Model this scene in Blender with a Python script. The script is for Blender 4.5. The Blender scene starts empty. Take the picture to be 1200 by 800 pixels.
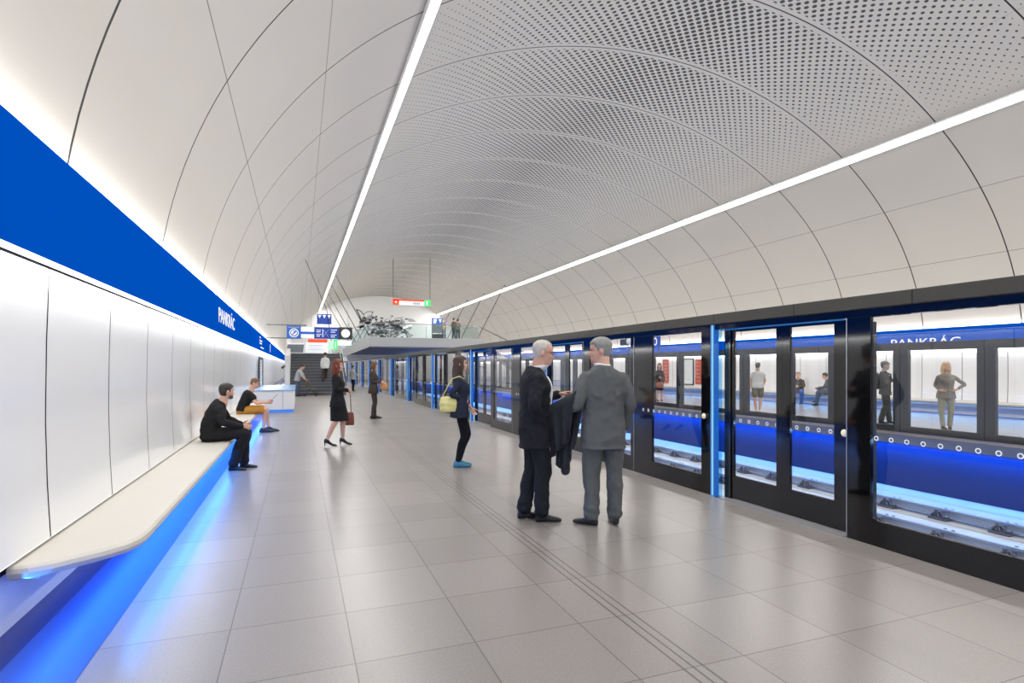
import bpy, math, random
from mathutils import Vector, Matrix, Euler, noise
random.seed(7)
SC = bpy.context.scene
COL = SC.collection
PI = math.pi
V = Vector

# ------------------------------------------------------------------ materials
class NG:
    """small helper around a node tree"""
    def __init__(s, m):
        m.use_nodes = True
        s.t = m.node_tree
        s.t.nodes.clear()
        s.out = s.t.nodes.new('ShaderNodeOutputMaterial')
    def n(s, kind, **kw):
        nd = s.t.nodes.new(kind)
        for k, v in kw.items():
            setattr(nd, k, v)
        return nd
    def put(s, sock, v):
        if hasattr(v, 'links') or isinstance(v, bpy.types.NodeSocket):
            s.t.links.new(v, sock)
        else:
            sock.default_value = v
    def m(s, op, a, b=0.0, c=0.0, clamp=False):
        nd = s.n('ShaderNodeMath', operation=op, use_clamp=clamp)
        s.put(nd.inputs[0], a); s.put(nd.inputs[1], b); s.put(nd.inputs[2], c)
        return nd.outputs[0]
    def mix(s, f, a, b):
        nd = s.n('ShaderNodeMix', data_type='RGBA')
        s.put(nd.inputs[0], f); s.put(nd.inputs[6], a); s.put(nd.inputs[7], b)
        return nd.outputs[2]
    def scale(s, col, f):
        nd = s.n('ShaderNodeMix', data_type='RGBA', blend_type='MULTIPLY')
        nd.inputs[0].default_value = 1.0
        s.put(nd.inputs[6], col)
        cb = s.n('ShaderNodeCombineColor')
        for i in range(3): s.put(cb.inputs[i], f)
        s.t.links.new(cb.outputs[0], nd.inputs[7])
        return nd.outputs[2]
    def noise(s, vec, scale, detail=2.0, rough=.5):
        nd = s.n('ShaderNodeTexNoise')
        if vec is not None: s.t.links.new(vec, nd.inputs['Vector'])
        nd.inputs['Scale'].default_value = scale
        nd.inputs['Detail'].default_value = detail
        nd.inputs['Roughness'].default_value = rough
        return nd.outputs['Fac']
    def pos(s):
        return s.n('ShaderNodeNewGeometry').outputs['Position']
    def objc(s):
        return s.n('ShaderNodeTexCoord').outputs['Object']
    def sep(s, v):
        nd = s.n('ShaderNodeSeparateXYZ'); s.t.links.new(v, nd.inputs[0])
        return nd.outputs
    def line(s, x, off, pitch, half):
        """1 where x lies within half of off + k*pitch"""
        q = s.m('DIVIDE', s.m('SUBTRACT', x, off), pitch)
        fr = s.m('ABSOLUTE', s.m('SUBTRACT', s.m('FRACT', s.m('ADD', q, .5)), .5))
        return s.m('LESS_THAN', fr, half / pitch)
    def at(s, x, x0, half):
        return s.m('LESS_THAN', s.m('ABSOLUTE', s.m('SUBTRACT', x, x0)), half)
    def principled(s, col, rough=.5, metal=0., spec=.5, emis=None, estr=0., normal=None, coat=0.):
        p = s.n('ShaderNodeBsdfPrincipled')
        s.put(p.inputs['Base Color'], col); s.put(p.inputs['Roughness'], rough)
        s.put(p.inputs['Metallic'], metal); s.put(p.inputs['Specular IOR Level'], spec)
        if emis is not None:
            s.put(p.inputs['Emission Color'], emis); s.put(p.inputs['Emission Strength'], estr)
        if normal is not None: s.t.links.new(normal, p.inputs['Normal'])
        if coat: p.inputs['Coat Weight'].default_value = coat; p.inputs['Coat Roughness'].default_value = .05
        s.t.links.new(p.outputs[0], s.out.inputs[0])
        return p
    def bump(s, h, strength, dist=.01):
        b = s.n('ShaderNodeBump'); b.inputs['Strength'].default_value = strength
        b.inputs['Distance'].default_value = dist
        s.t.links.new(h, b.inputs['Height'])
        return b.outputs[0]

def srgb(r, g, b):
    f = lambda c: (c/255/12.92) if c/255 <= .04045 else ((c/255+.055)/1.055)**2.4
    return (f(r), f(g), f(b), 1.0)

MATS = {}
def mat(name, rgb, rough=.5, metal=0., spec=.5, var=.06, vscale=6., bump=0., bscale=60., emis=None, estr=0., coat=0.):
    if name in MATS: return MATS[name]
    m = bpy.data.materials.new(name); g = NG(m)
    c = srgb(*rgb)
    oc = g.objc()
    nz = g.noise(oc, vscale, 3)
    f = g.m('MULTIPLY_ADD', nz, 2*var, 1-var)
    col = g.scale(c, f)
    nrm = g.bump(g.noise(oc, bscale, 4), bump) if bump else None
    g.principled(col, rough, metal, spec, emis=srgb(*emis) if emis else None, estr=estr, normal=nrm, coat=coat)
    m.diffuse_color = c
    MATS[name] = m
    return m

def glass_mat(name, tint=(1, 1, 1, 1), ior=1.45, refl=1.0):
    m = bpy.data.materials.new(name); g = NG(m)
    geo = g.n('ShaderNodeNewGeometry'); vm = g.n('ShaderNodeVectorMath', operation='DOT_PRODUCT')
    g.t.links.new(geo.outputs['Normal'], vm.inputs[0]); g.t.links.new(geo.outputs['Incoming'], vm.inputs[1])
    cs = g.m('ABSOLUTE', vm.outputs['Value']); f0 = ((ior-1)/(ior+1))**2
    fres = g.m('MULTIPLY_ADD', g.m('POWER', g.m('SUBTRACT', 1.0, cs), 5.0), 1-f0, f0)
    tr = g.n('ShaderNodeBsdfTransparent'); tr.inputs[0].default_value = tint
    gl = g.n('ShaderNodeBsdfGlossy'); gl.inputs['Roughness'].default_value = 0.0
    mx = g.n('ShaderNodeMixShader')
    g.t.links.new(g.m('MULTIPLY', fres, refl), mx.inputs[0])
    g.t.links.new(tr.outputs[0], mx.inputs[1]); g.t.links.new(gl.outputs[0], mx.inputs[2])
    g.t.links.new(mx.outputs[0], g.out.inputs[0])
    MATS[name] = m
    return m

def emit_mat(name, rgb, strength, sample=False):
    m = bpy.data.materials.new(name); g = NG(m)
    e = g.n('ShaderNodeEmission'); e.inputs[0].default_value = srgb(*rgb); e.inputs[1].default_value = strength
    g.t.links.new(e.outputs[0], g.out.inputs[0])
    if not sample: m.cycles.emission_sampling = 'NONE'
    MATS[name] = m
    return m

# ------------------------------------------------------------------ mesh builder
class MB:
    def __init__(s): s.v = []; s.f = []
    def add(s, vs, fs):
        o = len(s.v); s.v += [tuple(x) for x in vs]; s.f += [tuple(i+o for i in f) for f in fs]; return s
    def box(s, x0, x1, y0, y1, z0, z1):
        if x0 > x1: x0, x1 = x1, x0
        if y0 > y1: y0, y1 = y1, y0
        if z0 > z1: z0, z1 = z1, z0
        vs = [(x, y, z) for z in (z0, z1) for y in (y0, y1) for x in (x0, x1)]
        return s.add(vs, [(0, 2, 3, 1), (4, 5, 7, 6), (0, 1, 5, 4), (2, 6, 7, 3), (0, 4, 6, 2), (1, 3, 7, 5)])
    def quad(s, a, b, c, d): return s.add([a, b, c, d], [(0, 1, 2, 3)])
    def prism(s, poly, axis, a0, a1):
        """poly: 2-D points; extruded along axis 'x','y','z' from a0 to a1"""
        def P(p, a):
            return {'x': (a, p[0], p[1]), 'y': (p[0], a, p[1]), 'z': (p[0], p[1], a)}[axis]
        n = len(poly)
        vs = [P(p, a0) for p in poly] + [P(p, a1) for p in poly]
        fs = [(i, (i+1) % n, (i+1) % n+n, i+n) for i in range(n)] + [tuple(range(n))[::-1], tuple(range(n, 2*n))]
        return s.add(vs, fs)
    def bar(s, a, b, w, h=None):
        """rectangular bar from a to b"""
        a, b = V(a), V(b); d = (b-a).normalized(); h = h or w
        up = V((0, 0, 1)) if abs(d.z) < .95 else V((0, 1, 0))
        x = d.cross(up).normalized(); y = x.cross(d)
        vs = [p + x*sx*w/2 + y*sy*h/2 for p in (a, b) for sy in (-1, 1) for sx in (-1, 1)]
        return s.add(vs, [(0, 2, 3, 1), (4, 5, 7, 6), (0, 1, 5, 4), (2, 6, 7, 3), (0, 4, 6, 2), (1, 3, 7, 5)])
    def tube(s, pts, r, n=10, caps=True):
        pts = [V(p) for p in pts]; rs = r if isinstance(r, (list, tuple)) else [r]*len(pts)
        rings = []; x = None
        for i, p in enumerate(pts):
            a = pts[max(i-1, 0)]; b = pts[min(i+1, len(pts)-1)]
            d = (b-a).normalized() if (b-a).length > 1e-9 else V((0, 0, 1))
            if x is None:
                x = d.orthogonal().normalized()
            else:
                x = (x - d*x.dot(d)); x = x.normalized() if x.length > 1e-6 else d.orthogonal().normalized()
            y = d.cross(x)
            rings.append([p + (x*math.cos(t)+y*math.sin(t))*rs[i] for t in [2*PI*k/n for k in range(n)]])
        return s.rings(rings, caps)
    def rings(s, rings, caps=True):
        n = len(rings[0]); vs = [p for r in rings for p in r]; fs = []
        for i in range(len(rings)-1):
            for k in range(n):
                fs.append((i*n+k, i*n+(k+1) % n, (i+1)*n+(k+1) % n, (i+1)*n+k))
        if caps:
            fs.append(tuple(range(n))[::-1]); fs.append(tuple(range((len(rings)-1)*n, len(rings)*n)))
        return s.add(vs, fs)
    def ball(s, c, rx, ry=None, rz=None, n=16, m=10):
        ry = ry or rx; rz = rz or rx; c = V(c); rings = []
        for i in range(m+1):
            t = PI*i/m; t = min(max(t, .05), PI-.05)
            rings.append([c+V((rx*math.sin(t)*math.cos(2*PI*k/n), ry*math.sin(t)*math.sin(2*PI*k/n), -rz*math.cos(t))) for k in range(n)])
        return s.rings(rings)
    def disc(s, c, u, w, r, n=24, r0=0.):
        c, u, w = V(c), V(u).normalized(), V(w).normalized()
        o = [c+(u*math.cos(2*PI*k/n)+w*math.sin(2*PI*k/n))*r for k in range(n)]
        if r0 <= 0: return s.add(o, [tuple(range(n))])
        i = [c+(u*math.cos(2*PI*k/n)+w*math.sin(2*PI*k/n))*r0 for k in range(n)]
        return s.add(o+i, [(k, (k+1) % n, (k+1) % n+n, k+n) for k in range(n)])
    def loft(s, secs, n=20, e=2.0):
        """secs: (centre, axis x, axis y, rx, ry)"""
        rings = []
        for sc in secs:
            c, ax, ay, rx, ry = sc[:5]; ee = sc[5] if len(sc) > 5 else e
            r = []
            for k in range(n):
                t = 2*PI*k/n; ct, st = math.cos(t), math.sin(t)
                r.append(V(c)+V(ax)*(rx*math.copysign(abs(ct)**(2/ee), ct))+V(ay)*(ry*math.copysign(abs(st)**(2/ee), st)))
            rings.append(r)
        return s.rings(rings)
    def mesh(s, name):
        me = bpy.data.meshes.new(name); me.from_pydata(s.v, [], s.f); me.update()
        return me
    def build(s, name, m, parent=None, smooth=False, bevel=0., loc=None, fixn=True):
        me = s.mesh(name)
        if fixn:
            import bmesh
            b = bmesh.new(); b.from_mesh(me); bmesh.ops.recalc_face_normals(b, faces=b.faces); b.to_mesh(me); b.free()
        return link(name, me, m, parent, smooth, bevel, loc)

def link(name, me, m, parent=None, smooth=False, bevel=0., loc=None):
    if m is not None: me.materials.append(m)
    if smooth:
        me.polygons.foreach_set('use_smooth', [True]*len(me.polygons))
    o = bpy.data.objects.new(name, me); COL.objects.link(o)
    if parent is not None: o.parent = parent
    if loc: o.location = loc
    if bevel:
        b = o.modifiers.new('bevel', 'BEVEL'); b.width = bevel; b.segments = 2; b.limit_method = 'ANGLE'
    return o

def tag(o, label=None, cat=None, group=None, kind=None):
    if label: o['label'] = label
    if cat: o['category'] = cat
    if group: o['group'] = group
    if kind: o['kind'] = kind
    return o
def thing(name, label, cat, loc=(0, 0, 0), rz=0., group=None):
    o = bpy.data.objects.new(name, None); COL.objects.link(o)
    o.location = loc; o.rotation_euler = (0, 0, rz); o.empty_display_size = .1
    return tag(o, label, cat, group)
def struct(name, mb, m, smooth=False, **kw):
    o = mb.build(name, m, smooth=smooth, **kw); o['kind'] = 'structure'; return o
def dup(root, loc, label, parent=None):
    c = root.copy(); COL.objects.link(c)
    if parent is None: c.location = loc; c['label'] = label
    else: c.parent = parent
    for ch in list(root.children): dup(ch, None, None, c)
    return c
def dup_many(root, spots):
    """copy a thing with parts and sub-parts; spots: (loc, label)"""
    kids = [(a, [b for b in a.children]) for a in root.children]
    out = []
    for loc, label in spots:
        c = root.copy(); COL.objects.link(c); c.location = loc; c['label'] = label
        for a, bs in kids:
            ca = a.copy(); COL.objects.link(ca); ca.parent = c
            for b in bs:
                cb = b.copy(); COL.objects.link(cb); cb.parent = ca
        out.append(c)
    return out
ORD = ['nearest', 'second', 'third', 'fourth', 'fifth', 'sixth', 'seventh', 'eighth', 'ninth', 'tenth', 'eleventh', 'twelfth']
def text_mesh(body, size, extrude=.004):
    cu = bpy.data.curves.new('lettering', 'FONT'); cu.body = body; cu.size = size; cu.extrude = extrude
    cu.align_x = 'LEFT'; cu.resolution_u = 3
    o = bpy.data.objects.new('lettering_tmp', cu); COL.objects.link(o)
    bpy.context.view_layer.update()
    me = bpy.data.meshes.new_from_object(o.evaluated_get(bpy.context.evaluated_depsgraph_get()))
    bpy.data.objects.remove(o); bpy.data.curves.remove(cu)
    return me
def place_text(body, size, origin, ux, uz, m, name='lettering', parent=None, width=None):
    """lettering whose baseline runs along ux, up along uz"""
    me = text_mesh(body, size)
    xs = [v.co.x for v in me.vertices]; k = (width/(max(xs)-min(xs))) if width else 1.0; x0 = min(xs)
    ux, uz = V(ux), V(uz); nn = ux.cross(uz)
    for v in me.vertices:
        c = v.co.copy(); v.co = V(origin)+ux*((c.x-x0)*k)+uz*c.y+nn*c.z
    return link(name, me, m, parent)
# ================================================================== PEOPLE
def fuse(mb, voxel, smooth=3, wr=None):
    """union of the overlapping closed shells of mb as one continuous skin"""
    me = mb.mesh('tmp'); o = bpy.data.objects.new('tmp', me); COL.objects.link(o)
    import bmesh
    b = bmesh.new(); b.from_mesh(me); bmesh.ops.recalc_face_normals(b, faces=b.faces); b.to_mesh(me); b.free()
    r = o.modifiers.new('r', 'REMESH'); r.mode = 'VOXEL'; r.voxel_size = voxel; r.use_smooth_shade = True
    s = o.modifiers.new('s', 'SMOOTH'); s.factor = .5; s.iterations = smooth
    bpy.context.view_layer.update()
    out = bpy.data.meshes.new_from_object(o.evaluated_get(bpy.context.evaluated_depsgraph_get()))
    bpy.data.objects.remove(o); bpy.data.meshes.remove(me)
    if wr:                                   # folds of cloth: (amplitude, frequency vector)
        amp, fq = wr[0], wr[1]
        nor = [v.normal.copy() for v in out.vertices]
        for v, nn in zip(out.vertices, nor):
            c = v.co
            h = noise.noise(V((c.x*fq[0], c.y*fq[1], c.z*fq[2]+3.1)))
            h2 = noise.noise(V((c.x*fq[0]*2.3, c.y*fq[1]*2.3+9, c.z*fq[2]*1.9)))
            h3 = noise.noise(V((c.x*fq[0]*4.2+5, c.y*fq[1]*4.2, c.z*fq[2]*3.4)))
            v.co = c + nn*amp*(1-2*abs(h) + .5*(1-2*abs(h2)) + .22*h3 - .65)
    out.update()
    return out

def WR(w, f): return w if isinstance(w, tuple) else (w, f)
def crv(pts, k):
    """Catmull-Rom resampling of a list of tuples"""
    P = [tuple(p) for p in pts]; out = []
    for i in range(len(P)-1):
        p0, p1, p2, p3 = P[max(i-1, 0)], P[i], P[i+1], P[min(i+2, len(P)-1)]
        for j in range(k):
            t = j/k
            out.append(tuple(.5*((2*b)+(-a+c)*t+(2*a-5*b+4*c-d)*t*t+(-a+3*b-3*c+d)*t**3) for a, b, c, d in zip(p0, p1, p2, p3)))
    out.append(P[-1]); return out

def limb(mb, pts, rad, n=14, k=6, sq=1.0):
    q = crv([tuple(p)+(r,) for p, r in zip(pts, rad)], k)
    P = [V(t[:3]) for t in q]; R = [max(t[3], .004) for t in q]
    d0 = (P[0]-P[1]).normalized(); d1 = (P[-1]-P[-2]).normalized()
    P = [P[0]+d0*R[0]*.75, P[0]+d0*R[0]*.45] + P + [P[-1]+d1*R[-1]*.45, P[-1]+d1*R[-1]*.75]
    R = [R[0]*.4, R[0]*.8] + R + [R[-1]*.8, R[-1]*.4]
    mb.tube(P, R, n)

def hand(mb, wr, d, pn, th, curl=.5, point=False, k=1.0):
    d = V(d).normalized(); pn = V(pn); pn = (pn-d*pn.dot(d)).normalized()
    th = V(th); th = th-d*th.dot(d)-pn*th.dot(pn)
    th = th.normalized() if th.length > 1e-3 else d.cross(pn)
    wr = V(wr)
    mb.loft([(wr-d*.02, th, pn, .028*k, .021*k), (wr+d*.012*k, th, pn, .03*k, .019*k), (wr+d*.045*k, th, pn, .039*k, .016*k),
             (wr+d*.085*k, th, pn, .041*k, .014*k), (wr+d*.095*k, th, pn, .036*k, .011*k)], 14)
    L = [.074, .082, .077, .06]
    for i in range(4):
        b = wr + d*(.082-.004*abs(i-1.2))*k + th*(.031-.0205*i)*k
        dd = (d + th*(.10-.07*i)).normalized(); c = curl*(1+.12*i)
        if point and i == 0: c = .12
        pts = [b-dd*.015*k, b]; a = 0
        for fr, bend in ((.45, .55), (.30, .8), (.25, .6)):
            a += c*bend*1.2
            pts.append(pts[-1]+(dd*math.cos(a)+pn*math.sin(a))*L[i]*fr*k)
        limb(mb, pts, [.0095*k, .0098*k, .0092*k, .0085*k, .0072*k], 8, 2)
    b = wr + d*.022*k + th*.026*k
    t1 = (d*.62+th*.72+pn*.30).normalized(); t2 = (d*.85+th*.35+pn*.40).normalized()
    limb(mb, [b, b+t1*.038*k, b+t1*.038*k+t2*.033*k, b+t1*.038*k+t2*.057*k], [.0135*k, .0115*k, .0105*k, .0085*k], 8, 2)

HEAD = [  # z, half width, front, back
    (.000, .022, .070, -.020), (.010, .038, .088, -.030), (.028, .050, .094, -.045), (.048, .057, .094, -.066), (.072, .064, .093, -.083),
    (.098, .070, .090, -.094), (.120, .0725, .086, -.100), (.142, .0745, .092, -.103), (.168, .0745, .090, -.103),
    (.192, .069, .078, -.094), (.212, .056, .056, -.074), (.225, .037, .030, -.048), (.231, .014, .006, -.022)]
def head_rings(fn=None, n=28, k=2):
    q = crv(HEAD, k); rings = []
    for z, w, f, b in q:
        r = []
        for i in range(n):
            t = 2*PI*i/n; ct, st = math.cos(t), math.sin(t)
            e = 2.25
            x = w*math.copysign(abs(ct)**(2/e), ct); y = (f+b)/2 + (f-b)/2*math.copysign(abs(st)**(2/e), st)
            if y > .02 and .10 < z < .135 and .018 < abs(x) < .05: y -= .008
            p = V((x, y, z))
            if fn: p = fn(p)
            r.append(p)
        rings.append(r)
    return rings

def hair_cap(style):
    def fn(p):
        y = p.y
        if style == 'bald': line = .20 if y > .02 else (.135 if y > -.02 else .055)
        else:
            if y > .055: line = .178
            elif y > .02: line = .178-.07*((.055-y)/.035)
            elif y > -.03: line = .105
            else: line = .045
            if style in ('long', 'bob'): line = .172 if y > .05 else (.03 if y > -.0 else .0)
        s = 1.0 if p.z > line else 0.0
        c = V((0, -.008, .125))
        t = 1.09 if style == 'short' else (1.06 if style == 'bald' else 1.15)
        return c + (p-c)*(t if s else .86)
    return fn

TORSO_M = [(-.13, .120, .095, .0), (-.03, .168, .120, -.005), (.06, .166, .118, 0), (.14, .155, .112, .003), (.23, .165, .116, .0), (.32, .178, .122, .0), (.40, .176, .108, -.01), (.445, .160, .085, -.018), (.475, .125, .072, -.02), (.50, .080, .062, -.02), (.53, .058, .058, -.015)]
TORSO_F = [(-.13, .125, .095, .0), (-.03, .176, .120, -.012), (.06, .155, .105, -.003), (.14, .128, .092, .0), (.23, .140, .108, .012), (.32, .150, .116, .016), (.40, .150, .092, -.005), (.455, .112, .072, -.016), (.49, .066, .055, -.02), (.53, .048, .048, -.012)]

JACKET_M = [(-.20, .186, .134, -.004), (-.10, .184, .134, -.004), (-.03, .180, .131, -.004), (.06, .172, .126, 0), (.14, .166, .121, .003), (.23, .170, .122, .0), (.32, .180, .126, .0), (.385, .188, .116, -.008), (.42, .188, .104, -.014), (.448, .176, .092, -.018), (.475, .146, .082, -.022), (.50, .104, .073, -.024), (.522, .074, .066, -.024), (.54, .063, .060, -.022)]
JACKET_F = [(-.20, .186, .130, -.010), (-.10, .184, .130, -.012), (-.03, .178, .124, -.012), (.06, .156, .107, -.003), (.14, .132, .096, .0), (.23, .142, .110, .012), (.32, .152, .118, .016), (.385, .158, .100, -.004), (.42, .158, .088, -.010), (.448, .144, .078, -.015), (.475, .114, .066, -.018), (.50, .076, .056, -.018), (.525, .055, .050, -.016)]

class Pose:
    def __init__(s, **kw):
        D = dict(pelvis=(0, 0, .93), waist=(0, .0, 1.07), chest=(0, 0, 1.26), neck=(0, -.02, 1.46), head=(0, .0, 1.505), hyaw=0., hpitch=0.,
                 shR=(.165, -.015, 1.358), elR=(.225, -.045, 1.13), wrR=(.225, .04, .89), shL=(-.165, -.015, 1.358), elL=(-.225, -.045, 1.13), wrL=(-.225, .04, .89),
                 hipR=(.092, 0, .90), knR=(.10, .02, .49), anR=(.105, -.03, .085), hipL=(-.092, 0, .90), knL=(-.10, .02, .49), anL=(-.105, -.03, .085),
                 ftR=12., ftL=-12., hdR=None, hdL=None, pnR=None, pnL=None, thR=(0, 1, .2), thL=(0, 1, .2), curlR=.5, curlL=.5, ptR=False, ptL=False, hem=0., pitR=0., pitL=0.)
        D.update(kw)
        for k, v in D.items(): setattr(s, k, V(v) if isinstance(v, tuple) else v)

def spine(P, t):
    """point, up axis at distance t above the pelvis along pelvis-waist-chest-neck"""
    pts = [P.pelvis, P.waist, P.chest, P.neck]; h = [0, .14, .33, .53]
    if t <= 0:
        d = (P.waist-P.pelvis).normalized(); return P.pelvis+d*t, d
    for i in range(3):
        if t <= h[i+1] or i == 2:
            f = (t-h[i])/(h[i+1]-h[i]); p = pts[i].lerp(pts[i+1], f)
            a = (pts[min(i+1, 3)]-pts[max(i, 0)]).normalized()
            b = (pts[min(i+2, 3)]-pts[max(i+1, 0)]).normalized() if i < 2 else a
            return p, a.lerp(b, max(0, f-.3)).normalized()
def torso(mb, P, prof, ease=0., t0=None, t1=None, hem=None, flare=0., drop=None, n=26, fy=0.):
    secs = []
    q = crv(prof, 3)
    for t, w, d, off in q:
        if t0 is not None and t < t0: continue
        if t1 is not None and t > t1: continue
        p, up = spine(P, t)
        k = min(max((t-.0)/.40, 0), 1)
        ax = ((P.hipR-P.hipL).normalized()*(1-k)+(P.shR-P.shL).normalized()*k).normalized()
        ax = (ax-up*ax.dot(up)).normalized(); ay = up.cross(ax)
        secs.append((p+ay*(off+fy), ax, ay, w+ease, d+ease, 2.35))
    if hem:                                     # straight skirt of a jacket below the first section
        p, ax, ay, w, d, e = secs[0]; up = ax.cross(ay); dn = V(drop) if drop else -up
        pre = []
        for j in range(5, 0, -1):
            f = j/5; pre.append((p+dn*hem*f, ax, ay, w+flare*f, d+flare*f, 2.35))
        secs = pre+secs
    mb.loft(secs, n)

def arm_chain(mb, sh, el, wr, r, t=1.0):
    e1 = sh.lerp(el, .5); f1 = el.lerp(wr, .35); end = el.lerp(wr, t)
    limb(mb, [sh, e1, el, f1, end], r, 14, 5)

def leg_chain(mb, hip, kn, an, r, t=1.0):
    a = hip.lerp(kn, .45); b = kn.lerp(an, .35); back = V((0, -.012, 0))
    limb(mb, [hip, a, kn, b+back, kn.lerp(an, t)], r, 16, 6)

def shoe(mb, an, yaw, sole=0., heel=0., s=1.0):
    a = math.radians(yaw); f = V((-math.sin(a), math.cos(a), 0)); r = V((f.y, -f.x, 0)); up = V((0, 0, 1))
    base = V((an.x, an.y, an.z-.085-heel))
    S = [(-.068, .020, .020, .026), (-.058, .032, .042, .044), (-.02, .036, .052, .054), (.025, .038, .050, .052), (.07, .043, .034, .037), (.12, .047, .026, .029), (.165, .040, .021, .024), (.195, .022, .014, .018), (.203, .008, .008, .014)]
    secs = []
    for y, w, h, z in S:
        lift = heel*max(0., min(1., (.11-y)/.13))
        secs.append((base+f*y*s+up*(z*s+sole+lift), r, up, w*s, h*s, 2.6))
    mb.loft(secs, 16)
    if heel:
        p = base+f*(-.045)
        mb.tube([p+up*(heel+.02), p+up*.0], [.017, .006], 8)
    return mb

def person(label, loc, rz, height, P, look, voxel=.010, group=None):
    fem = look.get('fem', False); prof = TORSO_F if fem else TORSO_M
    S = height/1.75
    skin = mat('skin_'+look.get('skin', 'fair'), {'fair': (214, 168, 146), 'tan': (196, 150, 126), 'grey': (170, 150, 138)}[look.get('skin', 'fair')], .55, var=.05, vscale=20)
    top, bot = look['top'], look['bottom']
    longs = top.get('sleeve', 1.0)
    Rm = Matrix.Rotation(math.radians(P.hyaw), 4, 'Z') @ Matrix.Rotation(math.radians(P.hpitch), 4, 'X')
    def H(p): return P.head + Rm @ V(p)
    # ---- body: head, neck, arms, hands, legs in one skin
    b = MB()
    rings = [[H(p) for p in r] for r in head_rings()]; b.rings(rings)
    # nose, lips, chin, brow, ears
    b.rings([[H(p) for p in r] for r in [[V((math.cos(t)*w, y+math.sin(t)*h*.5, z)) for t in [2*PI*i/10 for i in range(10)]] for z, y, w, h in ((.128, .084, .006, .012), (.108, .094, .009, .022), (.09, .104, .0125, .028), (.078, .100, .015, .030), (.070, .090, .012, .016))]])
    m2 = MB(); m2.ball((0, .089, .055), .021, .011, .007); m2.ball((0, .089, .046), .018, .011, .006); m2.ball((0, .082, .014), .02, .014, .014)
    for sx in (-1, 1):
        m2.ball((sx*.077, -.012, .108), .009, .019, .031); m2.ball((sx*.03, .082, .136), .024, .010, .006); m2.ball((sx*.042, .066, .088), .02, .02, .018)
    b.add([H(p) for p in m2.v], m2.f)
    nk = .052 if fem else .060
    limb(b, [P.neck-V((0, 0, .04)), P.neck.lerp(H((0, -.02, .05)), .5), H((0, -.022, .07))], [nk*1.12, nk, nk*.98], 16, 4)
    torso(b, P, prof, -.022)
    ar = [.042, .043, .038, .036, .026] if not fem else [.036, .036, .032, .031, .022]
    for sd in 'RL':
        sh, el, wr = getattr(P, 'sh'+sd), getattr(P, 'el'+sd), getattr(P, 'wr'+sd)
        arm_chain(b, sh, el, wr, ar)
        hd = getattr(P, 'hd'+sd); pn = getattr(P, 'pn'+sd); sx = 1 if sd == 'R' else -1
        hand(b, wr, hd if hd is not None else (wr-el), pn if pn is not None else (-sx, .1, 0), getattr(P, 'th'+sd), getattr(P, 'curl'+sd), getattr(P, 'pt'+sd), 1.0 if not fem else .92)
        lr = [.072, .066, .048, .048, .030] if bot['kind'] == 'trousers' else [.080, .070, .052, .054, .034]
        leg_chain(b, getattr(P, 'hip'+sd), getattr(P, 'kn'+sd), getattr(P, 'an'+sd), lr)
        fm = MB(); an = getattr(P, 'an'+sd)
        shoe(fm, an + V((0, 0, .004)), getattr(P, 'ft'+sd), 0., look.get('heel', 0.), .88)
        b.add(fm.v, fm.f)
    body = fuse(b, min(voxel, .0075) if voxel < .0095 else voxel*.85, 2)
    root = link('person', body, skin)
    tag(root, label, 'person', group)
    root.location = loc; root.rotation_euler = (0, 0, math.radians(rz)); root.scale = (S, S, S)
    # ---- top garment
    tm = look['top_mat']; kind = top['kind']
    g = MB(); ez = top.get('ease', .016); hem = top.get('hem', .0)
    t0 = top.get('t0', -.10)
    torso(g, P, (JACKET_F if fem else JACKET_M) if kind != 'tee' else prof, ez-(.006 if kind != 'tee' else 0), t0=t0, t1=top.get('t1', .54 if kind == 'jacket' else .50), hem=hem, flare=top.get('flare', .006), drop=top.get('drop'))
    sr = top.get('sr', [.056, .061, .056, .052, .045] if not fem else [.048, .049, .043, .040, .034])
    for sd in 'RL':
        sh, el, wr = getattr(P, 'sh'+sd), getattr(P, 'el'+sd), getattr(P, 'wr'+sd)
        if longs > .5: arm_chain(g, sh, el, wr, sr, (longs-.5)*2*.97)
        elif longs > 0:
            limb(g, [sh, sh.lerp(el, .5*longs*2), sh.lerp(el, longs*2)], [sr[0], sr[1]*1.06, sr[1]*1.1], 14, 4)
    tn = {'jacket': 'jacket', 'shirt': 'shirt', 'tee': 'shirt', 'dress': 'dress'}[kind]
    link(tn, fuse(g, voxel, 9, WR(top.get('wr', .005), (7, 7, 9))), tm, root)
    # ---- shirt, collar and tie under a jacket
    if look.get('shirt_mat'):
        c = MB(); up = (P.head-P.neck).normalized()
        cw = nk+.010
        for z0, z1, r0, r1 in ((-.03, .046, cw+.010, cw+.005),):
            q = [(P.neck+V((0, .006, 0))+up*z, V((1, 0, 0)), V((0, 1, 0)), r, r*1.06) for z, r in ((z0, r0), (z0*.2, (r0+r1)/2), (z1, r1))]
            c.loft(q, 24)
        if look.get('open_front'):
            mb2 = MB(); torso(mb2, P, [(t, .085, d+.012, o) for t, w, d, o in TORSO_M if t < .5], .0, t0=-.05, t1=.46, fy=.042)
            c.add(mb2.v, mb2.f)
        link('shirt', fuse(c, min(voxel, .008), 2), look['shirt_mat'], root)
    # ---- trousers / skirt / shorts
    g = MB(); bm_ = look['bot_mat']; ez = bot.get('ease', .006)
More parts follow.
